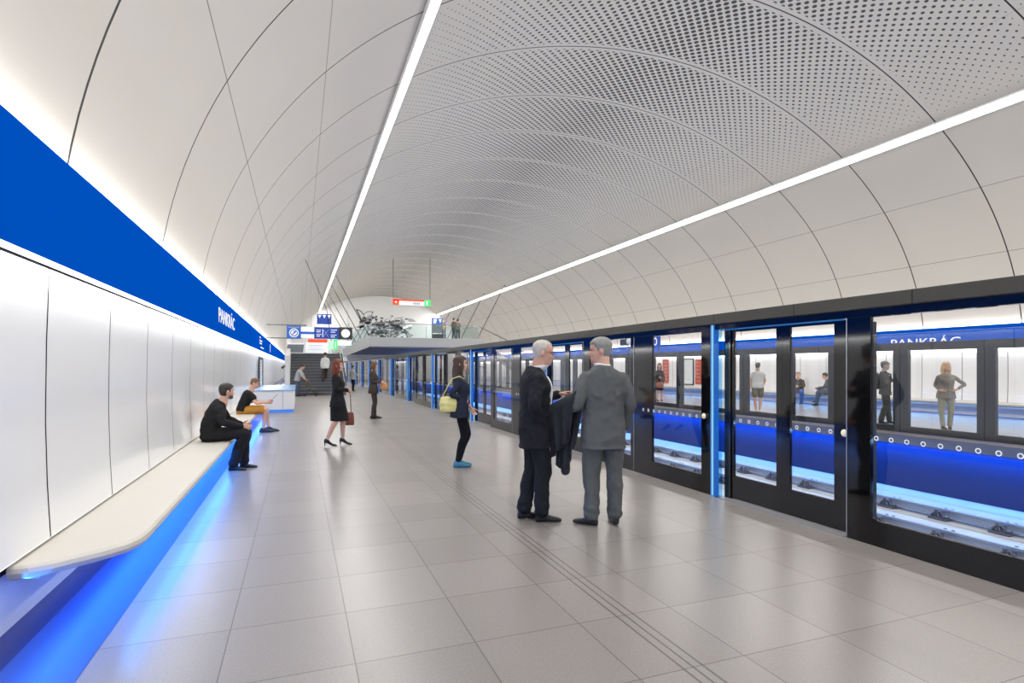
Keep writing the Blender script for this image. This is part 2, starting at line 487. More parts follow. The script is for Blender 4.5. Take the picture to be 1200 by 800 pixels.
    if bot['kind'] in ('trousers', 'shorts'):
        torso(g, P, prof, ez, t1=.12)
        rr = bot.get('r', [.098, .090, .076, .073, .070] if not fem else [.092, .080, .058, .056, .045])
        for sd in 'RL':
            leg_chain(g, getattr(P, 'hip'+sd), getattr(P, 'kn'+sd), getattr(P, 'an'+sd)+V((0, 0, -.0)), rr, bot.get('len', .97)) if bot['kind'] == 'trousers' else \
                limb(g, [getattr(P, 'hip'+sd), getattr(P, 'hip'+sd).lerp(getattr(P, 'kn'+sd), bot.get('len', .6))], [rr[0]+.01, rr[1]+.012], 16, 5)
        me = fuse(g, voxel, 3, WR(bot.get('wr', .005), (9, 9, 8)))
        if bot.get('stack'):                     # cloth gathering above the shoes
            for v in me.vertices:
                z = v.co.z
                if z < .26:
                    f = (.26-z)/.26; s_ = math.sin(z*80+v.co.x*30+1.8*math.sin(v.co.y*35))*.006*f
                    v.co += v.normal*s_
        link('trousers' if bot['kind'] == 'trousers' else 'shorts', me, bm_, root)
    else:
        t = bot.get('len', .42); secs = []
        for z, k in ((.12, 0), (.06, .0), (-.03, .1), (-.13, .3), (-.25, .6), (-.36, .85), (-t, 1.)):
            p = P.pelvis+V((0, 0, z)); kx = (P.knL+P.knR)/2
            p = p.lerp(V((kx.x, kx.y, p.z)), max(0, min(1, k))*.9)
            w = {.12: .14, .06: .16}.get(z, .186-.03*k); d = {.12: .105, .06: .118}.get(z, .135+abs(P.knL.y-P.knR.y)*.32*k)
            secs.append((p, V((1, 0, 0)), V((0, 1, 0)), w+ez, d+ez, 2.2))
        g.loft(secs, 26)
        link('skirt', fuse(g, voxel, 2, (.003, (9, 9, 4))), bm_, root)
    # ---- shoes
    for sd in 'RL':
        fm = MB(); shoe(fm, getattr(P, 'an'+sd), getattr(P, 'ft'+sd), 0., look.get('heel', 0.), look.get('shoe_s', .93))
        fm.v = [(x, y, max(z, .002) if getattr(P, 'an'+sd).z < .2 else z) for x, y, z in fm.v]
        if look.get('heel'):
            an = getattr(P, 'an'+sd)
            k = look['heel']
            fm.v = [(x, y, z) for x, y, z in fm.v]
        link('shoe', fuse(fm, .007 if voxel < .012 else .010, 1), look['shoe_mat'], root)
    # ---- hair
    hs = look['hair']; g = MB(); rings = [[H(p) for p in r] for r in head_rings(hair_cap(hs if hs in ('bald', 'long', 'bob') else 'short'))]
    g.rings(rings)
    if hs in ('long', 'bob'):
        L = look.get('hair_len', .30 if hs == 'long' else .14); q = []
        X, Y = Rm @ V((1, 0, 0)), Rm @ V((0, 1, 0))
        for k in range(8):
            f = k/7; c = H((0, -.045-.018*math.sin(f*PI), .15)) + V((0, 0, -1))*(L+.10)*f
            q.append((c, X, Y, (.084+.012*math.sin(f*PI))*(1-.25*f**3), (.062+.010*math.sin(f*PI))*(1-.30*f**3), 2.2))
        g.loft(q, 20)
        for sx in (-1, 1):                        # locks beside the face
            limb(g, [H((sx*.066, .03, .17)), H((sx*.082, .022, .09)), H((sx*.082, .012, -.01)), H((sx*.07, .02, -.01))+V((0, 0, -L*.7))], [.022, .026, .028, .014], 10, 4)
    if hs == 'bun': g.ball(H((0, -.115, .17)), .045)
    hm = fuse(g, .009 if voxel < .012 else .012, 1, (.004, (34, 34, 14) if hs not in ('long', 'bob') else (45, 45, 6)))
    link('hair', hm, look['hair_mat'], root)
    if hs == 'cap':
        g = MB(); c = [[H(p) for p in r] for r in head_rings(lambda p: V((0, -.008, .125))+(p-V((0, -.008, .125)))*(1.13 if p.z > .15 else .8))]
        g.rings(c); q = [(H((0, .10, .162)), Rm @ V((1, 0, 0)), Rm @ V((0, 1, -.2)), .07, .055), (H((0, .10, .152)), Rm @ V((1, 0, 0)), Rm @ V((0, 1, -.2)), .066, .052)]
        g.loft(q, 18); link('cap', fuse(g, .009, 1), look['cap_mat'], root)
    # ---- face
    if look.get('face', True):
        dk = mat('eye_dark', (46, 34, 30), .2); g = MB()
        for sx in (-1, 1):
            g = MB(); g.ball(H((sx*.031, .0785, .119)), .0085, .0075, .0052, 10, 6); link('eye', g.mesh('eye'), dk, root, True)
            g = MB(); g.tube([H((sx*.016, .0935, .139)), H((sx*.034, .0925, .143)), H((sx*.052, .079, .137))], [.003, .004, .0025], 6); link('eyebrow', g.mesh('eyebrow'), look['hair_mat'], root, True)
        lp = mat('lips', (178, 104, 96), .5); g = MB(); g.ball(H((0, .0945, .051)), .020, .0065, .0065, 10, 6); link('lips', g.mesh('lips'), lp, root, True)
    if look.get('beard'):
        g = MB()
        def fn(p):
            c = V((0, -.0, .06)); s_ = 1.035 if (p.z < .062 and p.y > .0) else .8
            if p.z > .035 and p.y > .085: s_ = .95
            return c+(p-c)*s_
        g.rings([[H(p) for p in r] for r in head_rings(fn)]); link('beard', fuse(g, .009, 1), mat('beard_grey', (104, 92, 84), .7, var=.2, vscale=60), root)
    if look.get('glasses'):
        gm = mat('spectacle_frame', (70, 62, 58), .3, .6); g = MB()
        for sx in (-1, 1):
            pts = [H((sx*.032+.022*math.cos(t), .0985-abs(.022*math.cos(t)*.15), .117+.017*math.sin(t))) for t in [2*PI*i/14 for i in range(15)]]
            g.tube(pts, .0012, 6); g.tube([H((sx*.054, .095, .122)), H((sx*.079, .06, .124)), H((sx*.083, -.015, .122))], .0015, 6)
        g.tube([H((-.010, .1, .12)), H((.010, .1, .12))], .002, 6)
        link('glasses', g.mesh('glasses'), gm, root, True)
    return root, S

def local(root, S, p):
    """world position of a point given in a person's own frame"""
    return root.location + Matrix.Rotation(root.rotation_euler.z, 3, 'Z') @ (V(p)*S)
# ================================================================== THE STATION
XC = 9.4                       # axis of the vault
VA, VB, VZ = 10.95, 8.2, 2.0   # half width, rise and springing height of the vault
RIB0, RIBP = 4.68, 2.85
YB, YE = -8.0, 70.0            # back and far ends
PX = 4.67                      # near platform screen doors
FX = 13.5                      # far platform screen doors
def mir(x): return 2*XC-x

def build_materials():
    # ---- floor tiles
    m = bpy.data.materials.new('granite_tiles'); g = NG(m); p = g.pos(); x, y, z = g.sep(p)
    X0, Y0, TP = -1.03, 2.39, .654
    ix = g.m('FLOOR', g.m('DIVIDE', g.m('SUBTRACT', x, X0), TP)); iy = g.m('FLOOR', g.m('DIVIDE', g.m('SUBTRACT', y, Y0), TP))
    cb = g.n('ShaderNodeCombineXYZ'); g.put(cb.inputs[0], ix); g.put(cb.inputs[1], iy)
    wn = g.n('ShaderNodeTexWhiteNoise', noise_dimensions='2D'); g.t.links.new(cb.outputs[0], wn.inputs['Vector'])
    tilev = g.m('MULTIPLY_ADD', wn.outputs['Value'], .16, .92)
    gr = g.noise(p, 230, 3, .8); gr2 = g.noise(p, 60, 2, .6)
    grv = g.m('MULTIPLY_ADD', g.m('SUBTRACT', gr, .5), 1.7, 1.0); grv = g.m('MULTIPLY', grv, g.m('MULTIPLY_ADD', g.m('SUBTRACT', gr2, .5), .35, 1.0))
    big = g.m('MULTIPLY_ADD', g.noise(p, .8, 2), .10, .95)
    f = g.m('MULTIPLY', g.m('MULTIPLY', tilev, grv), big)
    grout = g.m('MAXIMUM', g.line(x, X0, TP, .0035), g.line(y, Y0, TP, .0035))
    guide = g.m('MAXIMUM', g.m('MAXIMUM', g.at(x, 1.85, .0065), g.at(x, 1.908, .0065)), g.at(x, 1.966, .0065))
    f = g.m('MULTIPLY', f, g.m('SUBTRACT', 1.0, g.m('MULTIPLY', grout, .55)))
    f = g.m('MULTIPLY', f, g.m('SUBTRACT', 1.0, g.m('MULTIPLY', guide, .6)))
    col = g.scale(srgb(142, 137, 133), f)
    rough = g.m('MULTIPLY_ADD', gr2, .04, .29)
    g.principled(col, rough, 0, .55)
    MATS['floor'] = m
    # ---- vault lining: ribs, joints, perforation (u = arc length from crown, v = along the hall)
    m = bpy.data.materials.new('vault_lining'); g = NG(m)
    uv = g.n('ShaderNodeUVMap'); uv.uv_map = 'UVMap'; u, v, _ = g.sep(uv.outputs[0])
    au = g.m('ABSOLUTE', u)
    S = ARC
    rib = g.line(v, RIB0, RIBP, .017)
    joint = g.m('MAXIMUM', g.at(au, S(.45), .007), g.at(au, S(-.80), .007))
    jl = g.m('MAXIMUM', g.at(au, S(4.3), .006), g.at(au, 1.55, .006))
    pt = .25
    def holes(ou, ov):
        a = g.m('MULTIPLY', g.m('SUBTRACT', g.m('FRACT', g.m('ADD', g.m('DIVIDE', u, pt), ou)), .5), pt)
        b = g.m('MULTIPLY', g.m('SUBTRACT', g.m('FRACT', g.m('ADD', g.m('DIVIDE', g.m('SUBTRACT', v, RIB0), RIBP/12), ov)), .5), RIBP/12)
        return g.m('SQRT', g.m('ADD', g.m('MULTIPLY', a, a), g.m('MULTIPLY', b, b)))
    dist = g.m('MINIMUM', holes(.0, .0), holes(.5, .5))
    smax = S(2.32)
    fall = g.m('SUBTRACT', 1.0, g.m('DIVIDE', au, smax), clamp=True)
    rad = g.m('MULTIPLY_ADD', g.m('POWER', fall, .75), .056, .009)
    hole = g.m('LESS_THAN', dist, rad)
    ribm = g.m('SUBTRACT', 1.0, g.line(v, RIB0, RIBP, .13))
    hole = g.m('MULTIPLY', g.m('MULTIPLY', hole, ribm), g.m('LESS_THAN', au, smax-.22))
    dark = g.m('MAXIMUM', g.m('MAXIMUM', rib, g.m('MULTIPLY', joint, .75)), g.m('MAXIMUM', g.m('MULTIPLY', hole, .92), g.m('MULTIPLY', jl, .35)))
    f = g.m('MULTIPLY', g.m('SUBTRACT', 1.0, g.m('MULTIPLY', dark, .95)), g.m('MULTIPLY_ADD', g.noise(g.pos(), .5, 3), .08, .96))
    col = g.scale(srgb(220, 215, 206), f)
    g.principled(col, .6, 0, .2)
    MATS['vault'] = m
    # ---- header beam with joints
    m = bpy.data.materials.new('header_metal'); g = NG(m); x, y, z = g.sep(g.pos())
    f = g.m('SUBTRACT', 1.0, g.m('MULTIPLY', g.line(y, 3.10, 1.16, .006), .9))
    g.principled(g.scale(srgb(66, 65, 60), f), .42, .1, .4); MATS['header'] = m
    # ---- bright pit concrete
    m = bpy.data.materials.new('trackbed'); g = NG(m); p = g.pos(); x, y, z = g.sep(p)
    f = g.m('MULTIPLY_ADD', g.noise(p, 3, 4), .3, .85)
    f = g.m('MULTIPLY', f, g.m('SUBTRACT', 1.0, g.m('MULTIPLY', g.line(x, .35, .55, .025), .35)))
    g.principled(g.scale(srgb(176, 182, 190), f), .4, 0, .5); MATS['bed'] = m
    # ---- row of small white rings printed on clear film
    m = bpy.data.materials.new('mark_rings'); g = NG(m); x, y, z = g.sep(g.objc())
    yy = g.m('MULTIPLY', g.m('SUBTRACT', g.m('FRACT', g.m('DIVIDE', y, .13)), .5), .13); zz = g.m('SUBTRACT', z, .935)
    r = g.m('SQRT', g.m('ADD', g.m('MULTIPLY', yy, yy), g.m('MULTIPLY', zz, zz)))
    ring = g.m('LESS_THAN', g.m('ABSOLUTE', g.m('SUBTRACT', r, .0165)), .0042)
    tr = g.n('ShaderNodeBsdfTransparent'); em = g.n('ShaderNodeBsdfPrincipled'); em.inputs['Base Color'].default_value = srgb(235, 238, 240)
    em.inputs['Emission Color'].default_value = srgb(235, 238, 240); em.inputs['Emission Strength'].default_value = .25
    mx = g.n('ShaderNodeMixShader'); g.t.links.new(ring, mx.inputs[0]); g.t.links.new(tr.outputs[0], mx.inputs[1]); g.t.links.new(em.outputs[0], mx.inputs[2])
    g.t.links.new(mx.outputs[0], g.out.inputs[0]); MATS['mark_rings'] = m
    mat('panel_white', (240, 241, 243), .14, spec=.32, var=.015, vscale=.6)
    mat('plain_white', (236, 236, 236), .35, var=.01)
    mat('joint_black', (14, 14, 15), .6)
    mat('band_blue', (0, 74, 178), .7, spec=.0, var=.03, vscale=1.5, emis=(0, 80, 180), estr=.26)  # slight self-glow added to brighten the band, which catches little lamp light
    mat('bench_cream', (200, 196, 187), .5, var=.02, vscale=3)
    mat('painted_shade_blue', (20, 40, 120), .35, var=.03)  # blue-lit shade under the bench, painted as a dark tone
    mat('painted_glow_blue', (46, 80, 165), .35, var=.03)  # blue glow on the floor, painted as a mid tone
    mat('screen_black', (9, 9, 11), .06, spec=.6, var=.0)
    mat('screen_grey', (50, 53, 59), .22, spec=.4, var=.02)
    mat('sill_grey', (150, 150, 152), .4, .2, var=.03)
    mat('bright_metal', (190, 192, 195), .25, .9)
    mat('rail_steel', (150, 165, 195), .35, .5)
    mat('clip_dark', (70, 82, 112), .5, .3)
    mat('wall_blue', (8, 36, 88), .5, spec=.1, var=.03, vscale=2)
    mat('lip_grey', (92, 98, 112), .5)
    mat('knob_cream', (238, 232, 200), .3, emis=(238, 232, 200), estr=.25)
    mat('mark_white', (235, 238, 240), .4, emis=(235, 238, 240), estr=.15)
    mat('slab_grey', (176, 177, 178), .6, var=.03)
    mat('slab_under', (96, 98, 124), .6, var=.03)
    mat('stair_grey', (86, 88, 94), .7, var=.05)
    mat('stair_tread', (128, 130, 134), .6, var=.05)
    mat('cable_dark', (70, 70, 70), .4, .5)
    mat('sign_blue', (36, 92, 178), .35, emis=(36, 92, 178), estr=.35, var=.02)
    mat('sign_navy', (22, 62, 150), .35, emis=(22, 62, 150), estr=.35, var=.02)
    mat('sign_white', (240, 243, 246), .4, emis=(240, 243, 246), estr=.35)
    mat('sign_red', (226, 84, 48), .4, emis=(226, 84, 48), estr=.4)
    mat('sign_green', (60, 205, 110), .4, emis=(60, 220, 110), estr=.7)
    mat('sign_dark', (48, 50, 56), .4)
    mat('sign_grey', (122, 130, 136), .4)
    mat('sign_back', (168, 172, 176), .4)
    mat('poster_red', (200, 84, 66), .5, var=.12, vscale=5)
    mat('poster_paper', (226, 232, 234), .5, var=.05, vscale=9)
    mat('ink', (40, 42, 46), .6); mat('ink_mid', (112, 116, 124), .6); mat('ink_pale', (176, 180, 186), .6)
    mat('post_blue', (84, 116, 150), .4, spec=.3, emis=(48, 126, 205), estr=.5)
    emit_mat('edge_glow', (40, 110, 190), .8)
    emit_mat('post_line', (150, 215, 255), 1.2)
    emit_mat('strip_glow', (255, 252, 244), 6.0)
    emit_mat('cove_glow', (255, 253, 248), 2.2)
    emit_mat('blue_glow', (40, 120, 245), .8)
    glass_mat('clear_glass'); glass_mat('rail_glass', (.86, .93, .93, 1)); glass_mat('blue_glass', (.55, .82, 1.0, 1))

_arc = None
def ARC(x):
    """arc length from the crown to the point of the vault profile above x (left half; below -.5 counts on)"""
    n = 4000; s = 0.; px, pz = XC, VZ+VB
    dx = XC-x
    for i in range(1, n+1):
        t = PI/2*i/n
        cx, cz = XC-VA*math.sin(t), VZ+VB*math.cos(t)
        s += math.hypot(cx-px, cz-pz); px, pz = cx, cz
        if XC-cx >= dx: break
    return s
def vault_z(x): return VZ+VB*math.sqrt(max(0, 1-((x-XC)/VA)**2))

def W(mb, name, m, parent, **kw):
    """a part whose mesh was built in world coordinates"""
    o = mb.build(name, m, parent, **kw); o.location = -parent.location; return o

def build_shell():
    # vault
    n = 120; vs = []; us = []
    s = [0.]
    pts = [(XC-VA*math.cos(PI*i/n), VZ+VB*math.sin(PI*i/n)) for i in range(n+1)]
    for i in range(n): s.append(s[-1]+math.hypot(pts[i+1][0]-pts[i][0], pts[i+1][1]-pts[i][1]))
    half = s[-1]/2
    ys = [YB, YE]
    for j, y in enumerate(ys):
        for i in range(n+1): vs.append((pts[i][0], y, pts[i][1])); us.append((s[i]-half, y))
    fs = [(i, i+1, n+1+i+1, n+1+i) for i in range(n)]
    me = bpy.data.meshes.new('ceiling'); me.from_pydata(vs, [], fs)
    uvl = me.uv_layers.new(name='UVMap')
    for lp in me.loops: uvl.data[lp.index].uv = us[lp.vertex_index]
    o = link('ceiling', me, MATS['vault'], smooth=True); o['kind'] = 'structure'
    # floors
    struct('floor', MB().box(-1.62, PX+.08, YB, YE, -.25, 0), MATS['floor'])
    struct('floor_far_platform', MB().box(12.9, mir(-1.62), YB, YE, -.2, 0), MATS['floor'])
    struct('floor_track_bed', MB().box(PX+.08, 13.15, YB, YE, -1.4, -1.25), MATS['bed'])
    struct('wall_track_near', MB().box(PX-.0, PX+.08, YB, YE, -1.25, -.25), MATS['lip_grey'])
    struct('wall_track_far', MB().box(13.08, 13.2, YB, YE, -1.25, -.2), MATS['wall_blue'])
    struct('trim_platform_edge', MB().box(12.86, 12.9, YB, YE, -.2, .0), MATS['lip_grey'])
    # end walls
    def endwall(name, y0, y1):
        poly = [(p[0], p[1]) for p in pts] + [(mir(-1.62), -1.4), (-1.62, -1.4)]
        struct(name, MB().prism(poly, 'y', y0, y1), MATS['plain_white'])
    endwall('wall_end', YE-.1, YE+.1); endwall('wall_back', YB-.2, YB)
    # side walls, left and mirrored right
    for side in ('left', 'right'):
        fx = (lambda x: x) if side == 'left' else mir
        mb = MB(); y = 4.39-1.27*9
        prof = [(-1.475, .47), (-1.492, .80), (-1.502, 1.2), (-1.497, 1.7), (-1.482, 2.17)]
        while y < 69:
            a, b = y+.009, y+1.27-.009
            for i in range(len(prof)-1):
                (x0, z0), (x1, z1) = prof[i], prof[i+1]
                mb.quad((fx(x0), a, z0), (fx(x0), b, z0), (fx(x1), b, z1), (fx(x1), a, z1))
            y += 1.27
        w = struct('wall_'+side, mb, MATS['panel_white'], smooth=False)
        for p_ in w.data.polygons: p_.use_smooth = False
        MB().box(fx(-1.54), fx(-1.525), YB, 69.9, .4, 2.3).build('joint_backing', MATS['joint_black'], w)
        b = MB(); b.prism([(fx(-1.60), 0), (fx(-1.54), .42), (fx(-1.47), .47), (fx(-1.62), .47), (fx(-1.62), 0)], 'y', YB, 69.9)
        struct('baseboard_'+side, b, MATS['plain_white'])
        # floor strips at the plinth: bench shade and blue glow painted as colour
        struct('painted_glow_1' if side == 'left' else 'painted_glow_2', MB().box(fx(-1.42), fx(-1.03), YB, 69.9, .0, .002), MATS['painted_glow_blue'])
        struct('painted_shade_1' if side == 'left' else 'painted_shade_2', MB().box(fx(-1.62), fx(-1.42), YB, 69.9, .0, .003), MATS['painted_shade_blue'])
        # station-name band
        t = thing('station_name_band', 'long bright blue band with white station lettering along the %s' % ('left wall' if side == 'left' else 'far platform wall'), 'sign band', (fx(-1.42), 4, 2.2))
        mb = MB(); mb.box(fx(-1.40), fx(-1.43), YB, 69.85, 2.2, 2.87)
        W(mb, 'band_face', MATS['band_blue'], t)
        mb = MB(); mb.box(fx(-1.415), fx(-1.47), YB, 69.85, 2.185, 2.2); W(mb, 'lower_light_slot', MATS['cove_glow'], t)
        mb = MB(); mb.box(fx(-1.43), fx(-1.462), YB, 69.85, 2.84, 2.862); W(mb, 'upper_light_slot', MATS['cove_glow'], t)
        if side == 'left':
            l = place_text('PANKRÁC', .40, (-1.396, 11.8, 2.40), (0, 1, 0), (0, 0, 1), MATS['sign_white'], 'lettering', t, 2.75)
        else:
            l = place_text('PANKRÁC', .40, (mir(-1.396), 14.30, 2.27), (0, -1, 0), (0, 0, 1), MATS['sign_white'], 'lettering', t, 2.3)
        l['label'] = 'white station name lettering'; l.location = -t.location
        if side == 'left':
            for y0, y1, z0 in [(23.6, 24.3, 2.68), (23.6, 25.2, 2.56), (23.6, 24.9, 2.46), (24.2, 26.3, 2.31)]:
                W(MB().box(-1.394, -1.40, y0, y1, z0, z0+.05), 'small_text_line', MATS['sign_white'], t)
            W(MB().box(-1.394, -1.40, 32.0, 32.35, 2.34, 2.74), 'white_mark', MATS['sign_white'], t)
    # light lines in the vault
    for side, x in (('left', 2.32), ('right', 16.48)):
        z = vault_z(x)-.10; t = thing('strip_light', 'long glowing white light line along the %s side of the vault' % side, 'ceiling light', (x, 30, z), group=None)
        tx = 1 if side == 'left' else -1
        sl = math.atan2(VB*(XC-x)/VA/VA/math.sqrt(1-((x-XC)/VA)**2), 1.)
        ux = V((math.cos(sl), 0, math.sin(sl))); nx = V((math.sin(sl), 0, -math.cos(sl)))
        c = V((x, 0, z))
        def strip(w, d0, d1):
            mb = MB(); q = [c+ux*a+nx*d for a, d in ((-w, d0), (w, d0), (w, d1), (-w, d1))]
            mb.prism([(p.x, p.z) for p in q], 'y', YB+.1, YE-.2); return mb
        W(strip(.15, -.06, .0), 'housing', MATS['plain_white'], t)
        W(strip(.115, .0, .012), 'diffuser', MATS['strip_glow'], t)

def frame(mb, y0, y1, z0, z1, gy0, gy1, gz0, gz1, x0, x1):
    """plate from y0..y1, z0..z1 with a glazed opening; thickness x0..x1"""
    mb.box(x0, x1, y0, gy0, z0, z1); mb.box(x0, x1, gy1, y1, z0, z1)
    mb.box(x0, x1, gy0, gy1, z0, gz0); mb.box(x0, x1, gy0, gy1, gz1, z1)
def marks(y0, y1, x, z=.935):
    return MB().quad((x, y0+.01, z-.024), (x, y1-.01, z-.024), (x, y1-.01, z+.024), (x, y0+.01, z+.024))

def build_screens():
    bk, gl = MATS['screen_black'], MATS['clear_glass']
    # --- continuous header
    t = thing('screen_header_beam', 'long dark header beam running over the glass platform doors', 'beam', (PX, 20, 2.06))
    W(MB().box(PX-.05, PX+.16, .30, 66, 2.06, 2.18), 'beam', MATS['header'], t, bevel=.006)
    W(MB().box(PX-.01, PX+.13, .30, 66, 1.995, 2.06), 'lower_rail', bk, t)
    # --- blue light post at y=0
    def post():
        t = thing('light_post', '', 'light post', (PX, 5.45, 0), group='blue light posts between the platform doors')
        MB().box(-.03, .05, -.005, .05, .0, 2.055).build('light_core', MATS['post_blue'], t, bevel=.004)
        MB().box(-.036, -.0305, .006, .016, .02, 2.05).build('bright_line', MATS['post_line'], t)
        MB().box(-.02, .04, -.07, -.007, .0, 2.05).build('glass_fin', MATS['blue_glass'], t)
        return t
    # --- pair of sliding doors: y -.09 .. -1.73
    def door():
        t = thing('sliding_platform_door', '', 'platform door', (PX, 5.45, 0), group='sliding glass doors of the near platform')
        MB().box(.06, .14, -.188, -.09, .012, 1.995).box(.06, .14, -1.73, -1.69, .012, 1.995).build('jamb', bk, t)
        MB().box(-.03, .14, -1.72, -.09, -.004, .012).build('sill', MATS['sill_grey'], t)
        for a, b, ga, gb in ((-.929, -.19, -.849, -.222), (-1.69, -.931, -1.541, -1.027)):
            mb = MB(); frame(mb, a, b, .02, 1.99, ga, gb, .285, 1.96, .075, .105)
            lf = mb.build('door_leaf', bk, t)
            MB().box(.085, .093, ga, gb, .285, 1.96).build('glass_pane', gl, lf)
            marks(ga, gb, .083).build('marking_strip', MATS['mark_rings'], lf, fixn=False)
        k = MB(); k.ball((.055, -1.665, .94), .020, .034, .034); k.build('emergency_knob', MATS['knob_cream'], t, True)
        MB().box(.0, .02, -1.70, -.09, 1.980, 1.992).build('light_edge', MATS['edge_glow'], t)
        return t
    def panelA():
        t = thing('fixed_screen_panel', '', 'platform screen', (PX, 5.45, 0), group='fixed glass panels beside the sliding doors')
        mb = MB(); frame(mb, -3.325, -1.74, .0, 1.995, -3.24, -1.96, .22, 1.99, .0, .035)
        mb.box(-.0, .006, -1.735, -1.728, .0, 1.995)
        f = mb.build('frame', bk, t)
        MB().box(.05, .09, -1.95, -1.86, .23, 1.95).build('inner_mullion', MATS['screen_grey'], t)
        MB().box(-.004, .02, -1.738, -1.728, .0, 1.995).build('metal_edge', MATS['bright_metal'], t)
        p = MB().box(.012, .020, -3.24, -1.96, .22, 1.99).build('glass_pane', gl, t)
        marks(-3.24, -1.90, -.003).build('marking_strip', MATS['mark_rings'], p, fixn=False)
        return t
    def panelB():
        t = thing('end_screen_panel', '', 'platform screen', (PX, 5.45, 0), group='fixed glass panels beside the light posts')
        mb = MB(); frame(mb, -4.99, -3.335, .0, 1.995, -4.83, -3.79, .22, 1.985, .0, .035)
        mb.build('frame', bk, t)
        MB().box(-.004, .02, -3.337, -3.327, .0, 1.995).build('metal_edge', MATS['bright_metal'], t)
        p = MB().box(.012, .020, -4.83, -3.79, .22, 1.985).build('glass_pane', gl, t)
        marks(-4.83, -3.50, -.003).build('marking_strip', MATS['mark_rings'], p, fixn=False)
        k = MB(); k.ball((-.02, -4.90, .95), .020, .030, .034); k.build('emergency_knob', MATS['knob_cream'], t, True)
        return t
    N = 12; P = 5.08
    lab = {'d': 'black framed sliding glass door pair, %s along the near platform, right of a blue light post',
           'a': 'black framed fixed glass panel joined to the %s sliding door of the near platform',
           'b': 'black framed glass panel with knob, left of a blue light post, %s from the camera',
           'p': 'thin glowing blue light post between platform doors, %s from the camera'}
    for fn, key, pre, k0 in ((post, 'p', '', 0), (door, 'd', '', 0), (panelA, 'a', '', 0), (panelB, 'b', '', 1)):
        o = fn(); o.location.y = 5.45+P*k0
        o['label'] = lab[key] % ORD[0]
        dup_many(o, [((PX, 5.45+P*k, 0), lab[key] % ORD[k-k0]) for k in range(k0+1, N)])
    # --- far screens, seen through the near glass
    gy = MATS['screen_grey']
    def far(y0, y1, ga, gb, name, cat, grp):
        t = thing(name, '', cat, (FX, 0, 0), group=grp)
        mb = MB(); frame(mb, y0, y1, .0, 2.13, ga, gb, .15, 1.94, -.05, .05); mb.build('frame', gy, t)
        MB().box(-.004, .004, ga, gb, .15, 1.94).build('glass_pane', gl, t)
        return t
    S0 = 14.38-5.08*2
    jobs = [(-1.76, .0, -1.62, -.18, 'far_screen_panel', 'grey framed fixed window screen across the tracks, %s of its kind from the right'),
            (-3.29, -1.78, -3.11, -1.96, 'far_platform_door', 'grey framed closed platform door across the tracks, %s of its kind from the right'),
            (-5.06, -3.31, -4.90, -3.48, 'far_double_screen_panel', 'grey framed wide window screen across the tracks, %s of its kind from the right')]
    for y0, y1, ga, gb, nm, lb in jobs:
        o = far(y0, y1, ga, gb, nm, 'platform door' if 'door' in nm else 'platform screen', 'grey glass screens across the tracks')
        k0 = 1
        o.location.y = S0+5.08*k0; o['label'] = lb % 'first'
        dup_many(o, [((FX, S0+5.08*k, 0), lb % ORD[k-k0]) for k in range(k0+1, k0+9)])

def build_tracks():
    for i, (x, lb) in enumerate(((6.3, 'steel rail of the near track, close under the platform edge'), (7.74, 'steel rail of the near track, toward the middle of the pit'),
                                 (9.72, 'nearer steel rail of the far track in the blue lit pit'), (11.16, 'farther steel rail of the far track in the blue lit pit'))):
        prof = [(-.07, 0), (.07, 0), (.07, .015), (.012, .035), (.012, .11), (.036, .12), (.036, .155), (-.036, .155), (-.036, .12), (-.012, .11), (-.012, .035), (-.07, .015)]
        o = MB().prism([(x+a, -1.25+.03+b) for a, b in prof], 'y', YB+.2, YE-.3).build('rail', MATS['rail_steel'])
        tag(o, lb, 'rail')
    # fastenings
    t = thing('rail_fastening', 'dark rail fastening clamped round a rail of the far track', 'rail fastening', (11.16, 5.93, -1.25), group='rail fastenings of the far track')
    MB().box(-.22, .22, -.16, .16, .0, .035).build('base_plate', MATS['clip_dark'], t, bevel=.008)
    for sx in (-1, 1):
        for sy in (-1, 1):
            mb = MB()
            mb.tube([(sx*.06, sy*.03, .05), (sx*.10, sy*.03, .12), (sx*.16, sy*.06, .13), (sx*.19, sy*.11, .07), (sx*.12, sy*.13, .045), (sx*.07, sy*.12, .06)], .018, 7)
            mb.tube([(sx*.14, sy*.06, .03), (sx*.14, sy*.06, .17)], .026, 6)
            mb.build('spring_clip', MATS['clip_dark'], t)
    sp = [((11.16, 5.93+.975*k, -1.25), t['label']) for k in range(-2, 26) if k] + [((9.72, 5.05+.975*k, -1.25), t['label']) for k in range(-1, 24)]
    dup_many(t, sp)

